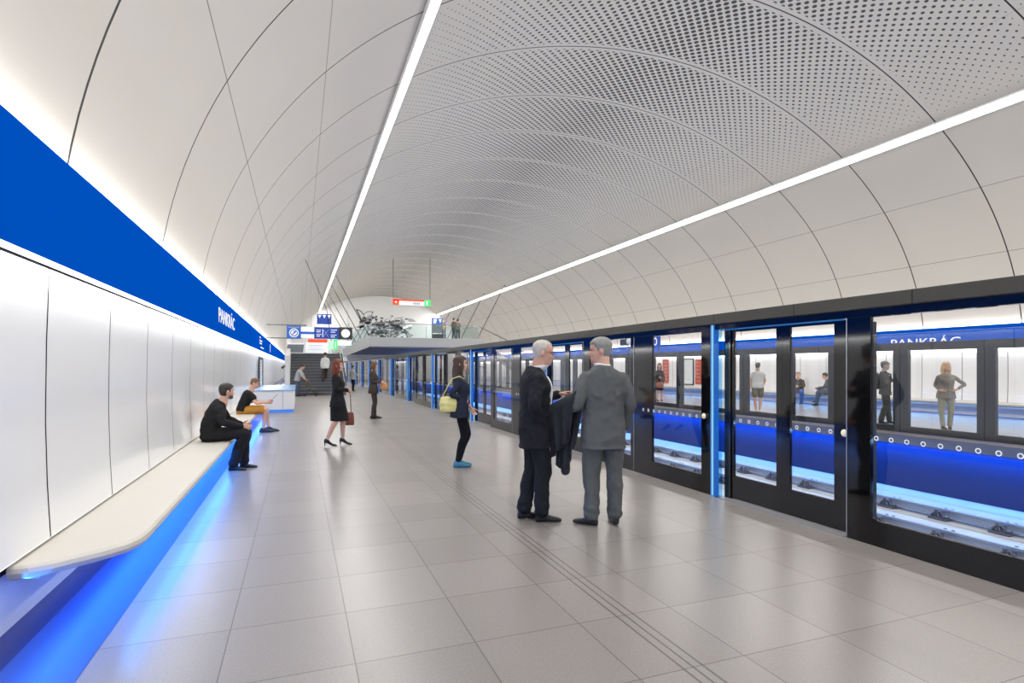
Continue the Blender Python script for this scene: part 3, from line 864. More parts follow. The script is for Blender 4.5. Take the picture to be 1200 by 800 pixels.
def build_left():
    # bench (and its mirror image on the far platform)
    for side in ('left', 'far'):
        fx = (lambda x: x) if side == 'left' else mir
        y1 = 18.9 if side == 'left' else 40.
        o0 = (3.87, 4.22) if side == 'left' else (3., 3.3)
        A = [(-1.50, o0[0]), (-1.40, o0[0]), (-1.30, o0[0]+.035), (-1.10, o0[0]+.19), (-1.0, o0[0]+.30), (-.96, o0[0]+.40), (-.94, o0[0]+.55), (-.94, y1-.2), (-1.0, y1), (-1.50, y1)]
        import bmesh
        mb = MB(); n = len(A)
        lev = [(.34, .15), (.352, .075), (.378, .02), (.41, .0), (.435, .004), (.45, .02)]
        rings = []
        for z, ins in lev:
            cx, cy = -1.50, (o0[0]+y1)/2
            rings.append([V((fx(x if x <= -1.49 else max(x-ins, -1.5)), y+(ins if y < cy else -ins), z-(.0 if z > .41 else .0))) for x, y in A])
        mb.rings(rings)
        t = thing('wall_bench', 'long cream cantilevered bench along the left wall, rounded near end' if side == 'left' else 'long bench along the wall of the far platform, behind the tracks', 'bench', (fx(-1.2), 6, 0))
        W(mb, 'seat', MATS['bench_cream'], t)
        W(MB().box(fx(-1.50), fx(-1.46), o0[0]+.3, y1, .28, .345), 'bracket_rail', MATS['plain_white'], t)
    # white counter
    t = thing('counter', 'low white counter box with pale blue top at the far end of the bench', 'counter', (-.8, 20.7, 0))
    W(MB().box(-1.45, -.14, 20.72, 26.5, .10, .74), 'body', MATS['plain_white'], t, bevel=.01)
    W(MB().box(-1.45, -.11, 20.69, 26.53, .74, .78), 'top', mat('counter_top', (150, 190, 236), .2), t, bevel=.008)
    W(MB().box(-1.45, -.17, 20.75, 26.45, .0, .10), 'plinth', mat('plinth_blue', (70, 135, 225), .3, emis=(60, 130, 235), estr=.4), t)
    W(MB().box(-.51, -.50, 20.715, 20.72, .12, .73), 'seam', MATS['sign_grey'], t)
    # framed wall case
    t = thing('wall_display_case', 'tall black framed display case on the left wall near the counter', 'display case', (-1.47, 25, .6))
    mb = MB(); frame(mb, 24.3, 26.6, .70, 1.95, 24.42, 26.48, .78, 1.87, -1.475, -1.43); W(mb, 'case_frame', MATS['sign_dark'], t)
    W(MB().box(-1.472, -1.462, 24.42, 26.48, .78, 1.87), 'poster', MATS['poster_paper'], t)
    mb = MB()
    for k in range(7): mb.box(-1.462, -1.460, 24.6, 26.2-.25*(k % 3), 1.7-.12*k, 1.74-.12*k)
    W(mb, 'printed_lines', MATS['ink_pale'], t)
    # posters on the far wall
    x = mir(-1.46)
    t = thing('framed_map', 'large black framed map on the far platform wall between red posters', 'map', (x, 26, .56))
    mb = MB(); frame(mb, 25.35, 26.65, .56, 2.04, 25.41, 26.59, .62, 1.98, x-.03, x+.02); W(mb, 'map_frame', MATS['ink'], t)
    W(MB().box(x-.012, x+.012, 25.41, 26.59, .62, 1.98), 'map_sheet', MATS['poster_paper'], t)
    mb = MB(); rr = random.Random(4)
    for k in range(16):
        y, z = rr.uniform(25.5, 26.4), rr.uniform(.75, 1.9); mb.box(x-.0135, x-.0125, y, y+rr.uniform(.04, .16), z, z+.02)
    W(mb, 'map_print', MATS['ink_pale'], t)
    for (y0, y1, z0, z1, lb) in ((27.62, 28.15, .6, 2.02, 'red upright poster panel on the far wall, left of the framed map'), (24.75, 25.2, .62, 1.98, 'red upright poster panel on the far wall, right of the framed map')):
        t = thing('red_poster_panel', lb, 'poster', (x, y0, z0))
        W(MB().box(x-.02, x+.02, y0, y1, z0, z1), 'panel', MATS['poster_red'], t)
        mb = MB()
        for k in range(6): mb.box(x-.022, x-.02, y0+.08, y1-.1-.05*(k % 2), z1-.2-.2*k, z1-.16-.2*k)
        W(mb, 'print', MATS['ink_pale'], t)
    # platform number sign above the far screens
    t = thing('platform_number_sign', 'small blue sign with a white 0 above the far screens', 'sign', (FX, 19, 2.4))
    W(MB().box(FX-.08, FX-.04, 18.85, 19.52, 2.38, 2.78), 'plate', MATS['sign_navy'], t)
    l = place_text('0', .46, (FX-.085, 19.28, 2.42), (0, -1, 0), (0, 0, 1), MATS['sign_white'], 'numeral', t, .26); l.location = -t.location
    W(MB().box(FX-.085, FX-.08, 19.40, 19.47, 2.64, 2.72), 'mark', MATS['sign_white'], t)
    W(MB().box(FX-.07, FX-.05, 18.9, 18.94, 2.12, 2.4).box(FX-.07, FX-.05, 19.44, 19.48, 2.12, 2.4), 'bracket', MATS['cable_dark'], t)
    t = thing('platform_camera', 'small dark camera with pale round lens housing above the far screens', 'camera', (FX, 21.2, 2.13))
    W(MB().tube([(FX-.05, 21.2, 2.12), (FX-.05, 21.2, 2.55)], .03), 'stalk', MATS['cable_dark'], t)
    mb = MB(); mb.box(FX-.16, FX+.05, 21.1, 21.7, 2.5, 2.78); W(mb, 'housing', MATS['sign_dark'], t, bevel=.03)
    mb = MB(); mb.ball((FX-.1, 20.95, 2.66), .17); W(mb, 'lens_housing', MATS['plain_white'], t, smooth=True)

def rods(mb, pts, z, r=.012):
    for x, y in pts: mb.tube([(x, y, z), (x, y, vault_z(x)+.0)], r, 6)

def build_far_end():
    # stairs: a straight flight to a landing, then a cross flight to the gallery
    n, Y0, rise, run = 14, 32.6, 2.4/14, .36
    x0, x1 = -.45, 2.45; yt = Y0+run*n; zl = 2.4
    t = thing('staircase', 'wide grey staircase climbing at the end of the platform', 'staircase', (1, Y0, 0))
    poly = [(Y0, 0)]
    for k in range(n): poly += [(Y0+run*k, rise*(k+1)), (Y0+run*(k+1), rise*(k+1))]
    poly += [(46.2, zl), (46.2, zl-.3), (yt+1.2, zl-.3), (yt+1.2, 0)]
    W(MB().prism([(p[0], p[1]) for p in poly], 'x', x0, x1), 'steps', MATS['stair_grey'], t)
    mb = MB()
    for k in range(n): mb.box(x0+.02, x1-.02, Y0+run*k-.012, Y0+run*k+.05, rise*(k+1)-.022, rise*(k+1)+.004)
    W(mb, 'step_nosings', MATS['stair_tread'], t)
    W(MB().prism([(Y0-.25, 0), (Y0-.25, 2.15), (Y0+2.6, 2.35), (yt, 3.35), (46.2, 3.35), (46.2, 0)], 'x', x0-.24, x0), 'left_parapet', MATS['plain_white'], t)
    g = MB().prism([(Y0, .12), (Y0, 1.05), (yt, 3.4), (43.9, 3.4), (43.9, 2.5), (yt, 2.5)], 'x', x1+.02, x1+.035); W(g, 'glass_balustrade', MATS['rail_glass'], t)
    W(MB().tube([(x1+.028, Y0, 1.06), (x1+.028, yt, 3.43), (x1+.028, 43.9, 3.43)], .025), 'handrail', MATS['bright_metal'], t)
    W(MB().prism([(Y0, -.0), (Y0, .2), (yt, 2.5), (44.0, 2.5), (44., 2.1), (yt+.3, 2.1)], 'x', x1, x1+.05), 'right_stringer', MATS['slab_grey'], t)
    m2 = 9; poly = [(2.5, 2.1), (2.5, zl)]
    for k in range(m2):
        xa = 2.55+k*.283; za = zl+(k+1)*(3.85-zl)/m2; poly += [(xa, za), (xa+.283, za)]
    poly += [(5.095, 3.2)]
    W(MB().prism(poly, 'y', 44.06, 46.1), 'cross_flight', MATS['stair_grey'], t)
    W(MB().prism([(2.45, 2.02), (2.45, 2.58), (5.09, 4.0), (5.09, 3.12)], 'y', 44.0, 44.05), 'cross_stringer', MATS['slab_grey'], t)
    W(MB().prism([(2.5, 2.6), (2.5, 3.5), (5.09, 4.9), (5.09, 4.02)], 'y', 44.02, 44.035), 'cross_balustrade', MATS['rail_glass'], t)
    t = thing('security_camera', 'tiny dark security camera on the white wall left of the stairs', 'camera', (-.62, 32.3, 1.55))
    mb = MB(); mb.tube([(-.69, 32.34, 1.62), (-.78, 32.25, 1.57)], .02); W(mb, 'arm', MATS['sign_dark'], t)
    mb = MB(); mb.tube([(-.72, 32.30, 1.60), (-.80, 32.0, 1.52)], .06, 10); W(mb, 'camera_body', MATS['sign_dark'], t)
    # gallery
    t = thing('gallery', 'pale grey concourse gallery bridging the tracks at the far end of the hall', 'gallery', (9.4, 44, 3.05))
    W(MB().box(5.1, 13.8, 44.0, 69.85, 3.12, 3.85), 'slab', MATS['slab_grey'], t, bevel=.02)
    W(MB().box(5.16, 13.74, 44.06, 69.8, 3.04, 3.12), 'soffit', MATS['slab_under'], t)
    W(MB().box(5.15, 13.75, 44.08, 44.095, 3.87, 4.85).box(5.14, 5.155, 46.3, 69, 3.87, 4.85), 'glass_balustrade', MATS['rail_glass'], t)
    mb = MB(); mb.tube([(5.15, 69, 4.92), (5.15, 46.3, 4.92)], .03, 8); mb.tube([(5.15, 44.09, 4.92), (13.75, 44.09, 4.92), (13.75, 50, 4.92)], .03, 8); W(mb, 'handrail', MATS['bright_metal'], t)
    for k in range(7): W(MB().box(5.15+1.433*k-.02, 5.15+1.433*k+.02, 44.07, 44.11, 3.85, 4.92), 'post', MATS['bright_metal'], t)
    # stair down to the far platform
    t = thing('descending_stair', 'narrow stair with handrail descending from the gallery to the far platform', 'staircase', (13.8, 44.5, 3.8))
    W(MB().prism([(13.8, 3.85), (13.8, 3.45), (19.6, -.0), (19.95, .0), (19.95, .12)], 'y', 44.3, 46.2), 'flight', MATS['slab_grey'], t)
    W(MB().tube([(13.75, 44.25, 4.92), (16.7, 44.25, 3.62), (19.9, 44.25, 1.2)], .03), 'handrail', MATS['cable_dark'], t)
    mb = MB()
    for k in range(7):
        x = 13.85+k*.95; z = 3.85-(x-13.8)*.61
        mb.tube([(x, 44.25, z-.05), (x, 44.25, 4.9-(x-13.75)*(.44 if x < 16.7 else .50))], .015, 6)
    W(mb, 'balusters', MATS['bright_metal'], t)
    # hanger cables
    for k, y in enumerate((44.4, 50.0, 55.6, 61.2)):
        for sd, xb, xt in (('left', 5.12, 2.62), ('right', 13.78, 16.18)):
            tag(MB().tube([(xb, y, 3.88), (xt, y, vault_z(xt))], .032, 8).build('hanger_cable', MATS['cable_dark']),
                'dark inclined cable holding the %s edge of the gallery, %s from the camera' % (sd, ORD[k]), 'cable', 'hanger cables of the gallery')
    tag(MB().tube([(.3, 28.0, vault_z(.3)), (1.6, 36., 5.0), (2.2, 40.0, 2.42)], .02, 8).build('stay_cable', MATS['cable_dark']), 'thin stay cable slanting from the left vault down toward the stair landing', 'cable')
    # overhead direction sign
    y = 27.9; t = thing('overhead_direction_sign', 'overhead sign row with metro roundel, blue direction boards and a clock', 'sign', (.9, y, 2.9))
    W(MB().box(-1.40, .35, y+.02, y+.06, 3.46, 3.52), 'upper_bar', MATS['sign_grey'], t)
    W(MB().box(-1.40, .12, y+.02, y+.06, 2.86, 2.91), 'lower_bar', MATS['sign_grey'], t)
    W(MB().box(-.51, .10, y-.04, y+.02, 2.88, 3.46), 'roundel_board', MATS['sign_blue'], t)
    mb = MB(); cx, cz = -.20, 3.13
    mb.disc((cx, y-.045, cz), (1, 0, 0), (0, 0, 1), .205, 28, .0)
    r = W(mb, 'white_roundel', MATS['sign_white'], t, fixn=False)
    mb = MB(); mb.disc((cx, y-.049, cz), (1, 0, 0), (0, 0, 1), .165, 28, .125)
    mb.prism([(cx-.06, cz+.06), (cx+.09, cz+.09), (cx+.06, cz-.03), (cx+.03, cz), (cx-.05, cz-.10), (cx-.09, cz-.06), (cx-.0, cz+.03)], 'y', y-.05, y-.047)
    W(mb, 'roundel_arrow', MATS['sign_navy'], t)
    W(MB().box(-.45, .04, y-.046, y-.04, 3.36, 3.41), 'caption', MATS['sign_back'], t)
    W(MB().box(.10, .68, y-.03, y+.02, 2.92, 3.40), 'white_board', MATS['sign_white'], t)
    W(MB().box(.10, .68, y-.034, y-.03, 3.08, 3.20), 'blue_stripe', MATS['sign_blue'], t)
    W(MB().box(.68, 1.78, y-.04, y+.02, 2.88, 3.42), 'direction_board', MATS['sign_navy'], t)
    mb = MB()
    for a, b, z in ((.78, .98, 3.28), (.78, .96, 3.2), (.78, 1.0, 3.08), (.78, .93, 3.0), (1.42, 1.7, 3.3), (1.42, 1.62, 3.2), (1.42, 1.68, 3.06), (1.42, 1.6, 2.97)): mb.box(a, b, y-.045, y-.04, z-.015, z+.015)
    mb.bar((1.08, y-.045, 3.32), (1.32, y-.045, 2.96), .035, .006); mb.bar((1.08, y-.045, 2.96), (1.32, y-.045, 3.32), .035, .006); mb.bar((1.06, y-.045, 2.96), (1.06, y-.045, 3.32), .03, .006)
    W(mb, 'white_print', MATS['sign_white'], t)
    W(MB().box(1.06, 1.07, y-.046, y+.0, 2.88, 3.42), 'divider', MATS['sign_dark'], t)
    W(MB().box(1.78, 2.40, y-.06, y+.04, 2.87, 3.44), 'clock_case', MATS['sign_dark'], t, bevel=.01)
    mb = MB(); mb.disc((2.09, y-.065, 3.15), (1, 0, 0), (0, 0, 1), .20, 28); W(mb, 'clock_face', MATS['sign_white'], t, fixn=False)
    mb = MB(); mb.bar((2.09, y-.07, 3.15), (2.09, y-.07, 3.29), .02, .004); mb.bar((2.09, y-.07, 3.15), (2.17, y-.07, 3.10), .02, .004); W(mb, 'clock_hands', MATS['ink_mid'], t)
    mb = MB(); rods(mb, [(2.2, y)], 3.44, .006); W(mb, 'suspension_rod', MATS['sign_back'], t)
    # lower exit sign
    y = 36.0; t = thing('exit_sign_board', 'hanging white exit board with orange top and green end above the stairs', 'sign', (1.1, y, 2.3))
    W(MB().box(.39, 1.66, y-.04, y+.04, 2.42, 3.03), 'white_board', MATS['sign_white'], t)
    W(MB().box(.53, 1.63, y-.05, y+.05, 3.03, 3.24), 'orange_strip', MATS['sign_red'], t)
    W(MB().box(1.66, 2.0, y-.04, y+.04, 2.64, 3.16), 'pale_green_board', mat('pale_green', (190, 245, 205), .4, emis=(180, 250, 200), estr=.4), t)
    W(MB().box(2.0, 2.22, y-.05, y+.05, 2.6, 3.24), 'green_board', MATS['sign_green'], t)
    W(MB().box(2.08, 2.13, y-.054, y-.05, 2.7, 3.1), 'pictogram', MATS['sign_white'], t)
    W(MB().box(2.22, 3.05, y-.03, y+.03, 2.88, 3.18), 'side_board', MATS['sign_white'], t)
    for k in range(3): W(MB().box(.55, 1.4-.14*(k % 2), y-.044, y-.04, 2.84-.13*k, 2.87-.13*k), 'printed_line', MATS['ink_pale'], t)
    for x in (.7, 2.1): mb = MB(); rods(mb, [(x, y)], 3.2, .007); W(mb, 'suspension_rod', MATS['sign_back'], t)
    t = thing('grey_display_board', 'blank grey hanging display board left of the exit board, above the stairs', 'sign', (-.2, y, 2.3))
    W(MB().prism([(-.62, 2.90), (.30, 2.90), (.24, 2.42), (-.68, 2.42)], 'y', y-.05, y+.05), 'board', MATS['sign_grey'], t)
    for k in range(6): W(MB().box(-.56+.15*k, -.46+.15*k, y-.06, y-.05, 2.92, 2.99), 'white_mark', MATS['sign_white'], t)
    for x in (-.4, .2): mb = MB(); rods(mb, [(x, y)], 2.9, .006); W(mb, 'suspension_rod', MATS['sign_back'], t)
    y = 40.; t = thing('hanging_arrow_sign', 'small dark blue hanging sign with white arrows above the clock', 'sign', (1.6, y, 4.4))
    W(MB().box(1.15, 2.08, y-.05, y+.05, 4.44, 5.12), 'board', MATS['sign_navy'], t)
    mb = MB()
    for cx in (1.32, 1.62, 1.92): mb.prism([(cx-.11, 5.05), (cx+.11, 5.05), (cx, 4.84)], 'y', y-.056, y-.05)
    W(mb, 'white_arrows', MATS['sign_white'], t)
    mb = MB(); rods(mb, [(1.25, y), (2.0, y)], 5.1, .012); W(mb, 'suspension_rods', MATS['sign_grey'], t)
    # upper exit sign
    y = 44.4; t = thing('upper_exit_sign', 'long hanging exit sign, orange, white and green, high above the gallery', 'sign', (8.3, y, 6.4))
    W(MB().box(6.86, 7.35, y-.05, y+.05, 6.42, 6.86), 'orange_square', MATS['sign_red'], t)
    W(MB().box(7.03, 7.19, y-.056, y-.05, 6.6, 6.66).box(7.08, 7.14, y-.056, y-.05, 6.55, 6.71), 'white_cross', MATS['sign_white'], t)
    W(MB().box(7.35, 9.35, y-.04, y+.04, 6.42, 6.74), 'white_board', MATS['sign_white'], t)
    W(MB().box(6.86, 9.35, y-.05, y+.05, 6.74, 6.88), 'orange_strip', MATS['sign_red'], t)
    W(MB().box(9.35, 9.85, y-.05, y+.05, 6.40, 6.88), 'green_square', MATS['sign_green'], t)
    mb = MB()
    for a in (8.45, 8.6, 8.75, 8.9): mb.box(a, a+.1, y-.044, y-.04, 6.5, 6.66)
    W(mb, 'printed_marks', MATS['ink_pale'], t)
    W(MB().box(9.5, 9.62, y-.056, y-.05, 6.48, 6.8), 'pictogram', MATS['sign_white'], t)
    mb = MB(); rods(mb, [(6.9, y), (9.82, y)], 6.86, .022); W(mb, 'suspension_rods', MATS['cable_dark'], t)
    # kiosk on the gallery
    y = 52.; t = thing('information_stand', 'information stand with blue header and dark screen on the gallery, right side', 'information stand', (12.3, y, 3.85))
    W(MB().box(11.67, 13.06, y-.08, y+.08, 5.55, 6.15), 'blue_header', MATS['sign_blue'], t)
    mb = MB(); mb.prism([(11.8, 6.05), (12.15, 6.05), (12.02, 5.65), (11.8, 5.65)], 'y', y-.086, y-.08); mb.prism([(12.3, 6.05), (12.6, 6.05), (12.45, 5.68)], 'y', y-.086, y-.08); mb.box(12.7, 12.95, y-.086, y-.08, 5.7, 6.0)
    W(mb, 'white_marks', MATS['sign_white'], t)
    W(MB().box(11.67, 12.72, y-.06, y+.06, 4.75, 5.5), 'screen', MATS['sign_grey'], t)
    W(MB().box(11.75, 12.7, y-.12, y+.12, 4.0, 4.65), 'cabinet', MATS['sign_dark'], t)
    for x in (11.70, 12.68): W(MB().box(x-.03, x+.03, y-.03, y+.03, 3.85, 5.55), 'upright', MATS['sign_dark'], t)
    # mural: loose ink scribble on the end wall
    t = thing('wall_mural', 'large black and white abstract ink mural on the white end wall', 'mural', (10, 69.88, 5))
    rr = random.Random(21); yw = 69.885
    x0, z0 = 6.0, 5.2
    def tri(mb, n, xa, xb, za, zb, s0, s1, yy):
        for k in range(n):
            cx, cz = rr.uniform(xa, xb), rr.uniform(za, zb); a = rr.uniform(0, PI); s1_ = rr.uniform(s0, s1)
            pts = [(cx+s1_*rr.uniform(.3, 1.3)*math.cos(a+q), cz+.62*s1_*rr.uniform(.3, 1.2)*math.sin(a+q)) for q in (0, 1.3, 2.4, 3.6, 5.0)]
            mb.add([(p[0], yy, p[1]) for p in pts], [(0, 1, 2, 3, 4)])
    mb = MB(); tri(mb, 40, 6.8, 13.2, 5.2, 7.6, .25, .75, yw); W(mb, 'pale_patches', MATS['ink_pale'], t, fixn=False)
    mb = MB(); tri(mb, 44, 7.0, 12.6, 5.2, 7.6, .18, .45, yw-.004); W(mb, 'grey_patches', MATS['ink_mid'], t, fixn=False)
    mb = MB(); tri(mb, 60, 7.0, 12.2, 5.2, 7.8, .08, .30, yw-.008)
    for k in range(34):
        x, z = rr.uniform(6.8, 11.8), rr.uniform(5.2, 7.6); a = rr.uniform(0, 2*PI); pts = []
        for j in range(7):
            pts.append((x, yw-.012, z)); a += rr.uniform(-.8, .8); x += .33*math.cos(a); z = min(max(z+.24*math.sin(a), 5.1), 8.3)
        mb.tube(pts, [rr.uniform(.012, .035) for _ in pts], 5)
    mb.tube([(6.5, yw-.01, 8.5), (6.9, yw-.01, 7.6), (7.1, yw-.01, 7.0)], .06, 6); mb.tube([(6.5, yw-.01, 8.5), (7.0, yw-.01, 8.3), (7.4, yw-.01, 7.8)], .04, 6)
    mb.tube([(11.4+1.2*math.cos(a), yw-.01, 5.2+.9*math.sin(a)) for a in [PI*i/14 for i in range(15)]], .04, 6)
    mb.tube([(11., yw-.01, 6.9), (15, yw-.01, 6.9)], .03, 6)
    W(mb, 'ink_strokes', MATS['ink'], t, fixn=False)

def area(name, loc, rot, sx, sy, power, col=(1, 1, 1), spread=180.):
    l = bpy.data.lights.new(name, 'AREA'); l.shape = 'RECTANGLE'; l.size = sx; l.size_y = sy; l.energy = power; l.color = col; l.spread = math.radians(spread)
    o = bpy.data.objects.new(name, l); COL.objects.link(o); o.location = loc; o.rotation_euler = rot
    return o

def build_lights():
    L = YE-YB-2; yc = (YE+YB)/2
    for x, s in ((2.32, 1), (16.48, -1)):
        # light lines aimed toward the hall
        sl = math.atan2(VB*(XC-x)/VA/VA/math.sqrt(1-((x-XC)/VA)**2), 1.)
        z = vault_z(x)-.10
        nx = V((math.sin(sl), 0, -math.cos(sl))); p = V((x, yc, z))+nx*.03
        area('strip_lamp', p, (0, -sl, 0), .22, L, POW['strip'], (1, .972, .93))
    for fx, s in ((lambda x: x, 1), (mir, -1)):
        area('cove_lamp_up', (fx(-1.45), yc, 2.875), (0, PI+s*.3, 0), .03, L, POW['cove'], (1, .985, .95))
        area('cove_lamp_down', (fx(-1.435), yc, 2.178), (0, s*.35, 0), .03, L, POW['slot'], (1, 1, 1))
        y0_, y1_ = (YB+1, 18.8) if s > 0 else (0, 40)
        area('bench_lamp', (fx(-1.445), (y0_+y1_)/2, .33), (0, -s*1.5, 0), .02, y1_-y0_, (y1_-y0_)/L* POW['bench']*(1 if s > 0 else .5), (.035, .24, 1) if s > 0 else (.10, .45, 1))
        area('added_bench_edge_lamp', (fx(-1.03), (4.2+y1_)/2 if s > 0 else 20, .332), (0, -s*.08, 0), .03, (y1_-4.2) if s > 0 else 36, POW['edge']*(1 if s > 0 else .8), (.04, .27, 1) if s > 0 else (.10, .45, 1))  # added lamp, carries the blue glow further out over the floor
    area('pit_lamp', (12.93, yc, -.205), (0, .0, 0), .03, L, POW['pit'], (.06, .34, 1))
    area('pit_bed_lamp', (12.9, yc, -.215), (0, .9, 0), .03, L, POW['pitw'], (.30, .58, 1))
    w = bpy.data.worlds.new('world'); SC.world = w; w.use_nodes = True
    w.node_tree.nodes['Background'].inputs[0].default_value = (.8, .85, .9, 1); w.node_tree.nodes['Background'].inputs[1].default_value = .3

POW = dict(strip=2600, cove=430, slot=300, bench=380, edge=62, pit=1500, pitw=380)

def build_camera():
    c = bpy.data.cameras.new('camera'); c.sensor_width = 36; c.lens = 36*660/1200; c.shift_y = .025; c.clip_end = 300; c.clip_start = .05
    o = bpy.data.objects.new('camera', c); COL.objects.link(o); o.location = (0, 0, 1.55); o.rotation_euler = (PI/2, 0, math.radians(-20.75))
    SC.camera = o
    SC.view_settings.view_transform = 'Standard'; SC.view_settings.look = 'None'; SC.view_settings.exposure = .12
    cy = SC.cycles; cy.use_denoising = True; cy.max_bounces = 10; cy.diffuse_bounces = 5; cy.glossy_bounces = 5; cy.transparent_max_bounces = 24; cy.sample_clamp_indirect = 6
    try: cy.denoiser = 'OPENIMAGEDENOISE'
    except Exception: pass
def sk(n, rgb, rough=.85, **k): return mat(n, rgb, rough, spec=.2, bump=.25, bscale=220, var=.08, vscale=14, **k)

def build_figures():
    M = dict(
        navy_suit=sk('navy_suit_wool', (35, 37, 43)), grey_suit=sk('grey_suit_wool', (96, 99, 99)), white_shirt=sk('white_cotton', (232, 232, 235), .7),
        black=sk('black_cloth', (34, 34, 37)), leather=mat('black_leather', (22, 21, 22), .35, var=.05), brown_cloth=sk('brown_cloth', (70, 62, 56)),
        navy=sk('navy_knit', (42, 48, 66)), legging=sk('black_legging', (20, 22, 28)), teal=mat('teal_canvas', (62, 128, 158), .7), mustard=sk('mustard_cloth', (186, 132, 58)),
        grey_hair=mat('grey_hair', (198, 194, 186), .6, var=.2, vscale=60), steel_hair=mat('steel_hair', (140, 140, 136), .6, var=.3, vscale=60),
        auburn=mat('auburn_hair', (112, 52, 30), .5, var=.3, vscale=50), brown=mat('brown_hair', (70, 52, 44), .5, var=.3, vscale=50), dark=mat('dark_hair', (52, 46, 42), .6, var=.25, vscale=50),
        blond=mat('blond_hair', (206, 176, 132), .5, var=.2, vscale=50), denim=sk('denim_blue', (58, 96, 168)), khaki=sk('pale_khaki', (160, 162, 148)), taupe=sk('taupe_knit', (138, 134, 124)),
        greytop=sk('grey_cotton', (176, 178, 182)), greyj=sk('grey_jacket', (92, 92, 92)), olive=sk('olive_cloth', (110, 104, 84)), pale=sk('pale_cotton', (216, 218, 216)), steel=sk('steel_blue_cloth', (84, 98, 120)), beige=sk('beige_cotton', (190, 168, 138)))
    T = lambda kind='trousers', **k: dict(kind=kind, **k)
    # ---------- the two men in front
    P = Pose(hyaw=-8., hpitch=-8, waist=(0, -.005, 1.07), chest=(0, .005, 1.27), neck=(0, .025, 1.455), head=(0, .065, 1.49),
             shR=(.165, .0, 1.365), elR=(.235, -.07, 1.12), wrR=(.135, .045, .885), hdR=(-.4, .2, -.8), elL=(-.235, .05, 1.12), wrL=(-.10, .27, 1.195), hdL=(.45, .85, .22), pnL=(.25, -.2, -1), thL=(.9, .0, .5), curlL=.75, ptL=True,
             shL=(-.165, .01, 1.365), anR=(.075, .05, .085), knR=(.085, .06, .49), anL=(-.075, -.09, .085), knL=(-.08, .0, .49), ftR=-10., ftL=0.)
    a, S = person('older grey haired man in dark navy suit with glasses, gesturing with one hand', (2.24, 5.26, 0), -98, 1.85, P,
        dict(hair='bald', hair_mat=M['grey_hair'], skin='fair', top=dict(kind='jacket', hem=.02, flare=.010, ease=.022, t0=-.20, wr=(.012, (5, 5, 7))), top_mat=M['navy_suit'], shirt_mat=M['white_shirt'], open_front=True,
             bottom=T(stack=True, wr=(.010, (8, 8, 6)), r=[.102, .094, .078, .072, .070]), bot_mat=M['navy_suit'], shoe_mat=M['leather'], glasses=True), .0085)
    P = Pose(hyaw=72., hpitch=-4, neck=(0, .0, 1.455), head=(-.01, .03, 1.49), shL=(-.168, -.005, 1.37), elL=(-.262, -.07, 1.12), wrL=(-.37, .13, 1.03), hdL=(-.5, .7, -.25), pnL=(.3, .1, -.9), curlL=.7,
             shR=(.168, -.01, 1.365), elR=(.245, -.04, 1.12), wrR=(.24, .09, .89), hipL=(-.09, 0, .9), hipR=(.09, 0, .9), knL=(-.105, .03, .49), anL=(-.112, .0, .085), knR=(.112, .03, .49), anR=(.12, .03, .085), ftL=50., ftR=-4.)
    b, S2 = person('grey haired man in mid grey suit seen from behind, coat over his arm', (2.80, 4.86, 0), -14, 1.87, P,
        dict(hair='short', hair_mat=M['steel_hair'], skin='fair', top=dict(kind='jacket', hem=.02, flare=.008, ease=.024, t0=-.20, wr=(.011, (5, 5, 6))), top_mat=M['grey_suit'], shirt_mat=M['white_shirt'],
             bottom=T(stack=True, wr=(.011, (8, 8, 6)), r=[.104, .095, .079, .072, .070]), bot_mat=M['grey_suit'], shoe_mat=M['leather']), .0085)
    # coat draped over the grey man's forearm
    e, w = local(b, S2, (-.262, -.05, 1.16)), local(b, S2, (-.44, .16, 1.03))
    ax = (w-e); out = V((ax.y, -ax.x, 0)).normalized()
    mb = MB(); nu, nt = 22, 26
    def sheet(off, sgn):
        g = []
        for i in range(nu+1):
            u = i/nu; c = e+ax*(u*1.12-.06); row = []
            lf = .50+.20*u-.16*abs(2*u-1)**2; lb = .36+.1*u
            for j in range(nt+1):
                t = -1+2*j/nt; r = .080+off
                if abs(t) < .22: an = t/.22*PI/2; p = c+out*(math.sin(an)*r)+V((0, 0, math.cos(an)*r))
                else:
                    k = (abs(t)-.22)/.78; ln = lf if t > 0 else lb; sg = 1 if t > 0 else -1
                    fold = .026*k*math.sin(u*17+sg)+.012*math.sin(u*31+k*4)*k
                    sq = -.10*k*(u-.55)
                    p = c+out*(sg*(r*(1-.45*k))+fold)+V((0, 0, -ln*k))+ax.normalized()*sq
                row.append(p)
            g.append(row)
        return g
    A, B = sheet(.006, 1), sheet(-.010, 1); n1 = (nt+1)
    vs = [p for r in A for p in r]+[p for r in B for p in r]; o = len(A)*n1; fs = []
    for i in range(nu):
        for j in range(nt):
            q = (i*n1+j, i*n1+j+1, (i+1)*n1+j+1, (i+1)*n1+j); fs.append(q); fs.append(tuple(x+o for x in q[::-1]))
    for i in range(nu):
        for j in (0, nt): q = (i*n1+j, (i+1)*n1+j, (i+1)*n1+j+o, i*n1+j+o); fs.append(q)
    for j in range(nt):
        for i in (0, nu): fs.append((i*n1+j, i*n1+j+1, i*n1+j+1+o, i*n1+j+o))
    mb.add(vs, fs)
    ct = thing('folded_coat', 'dark charcoal coat draped over the forearm of the grey suited man', 'coat', tuple((e+w)/2))
    c = W(mb, 'coat_cloth', sk('charcoal_coat', (52, 54, 60)), ct, smooth=True)
    mb = MB()                                    # hanging sleeve
    s0 = e.lerp(w, .62)+out*.075; limb(mb, [s0+V((0, 0, -.05)), s0+V((0, 0, -.30))+out*.01, s0+V((0, 0, -.64))+ax*.05], [.05, .055, .045], 12, 5)
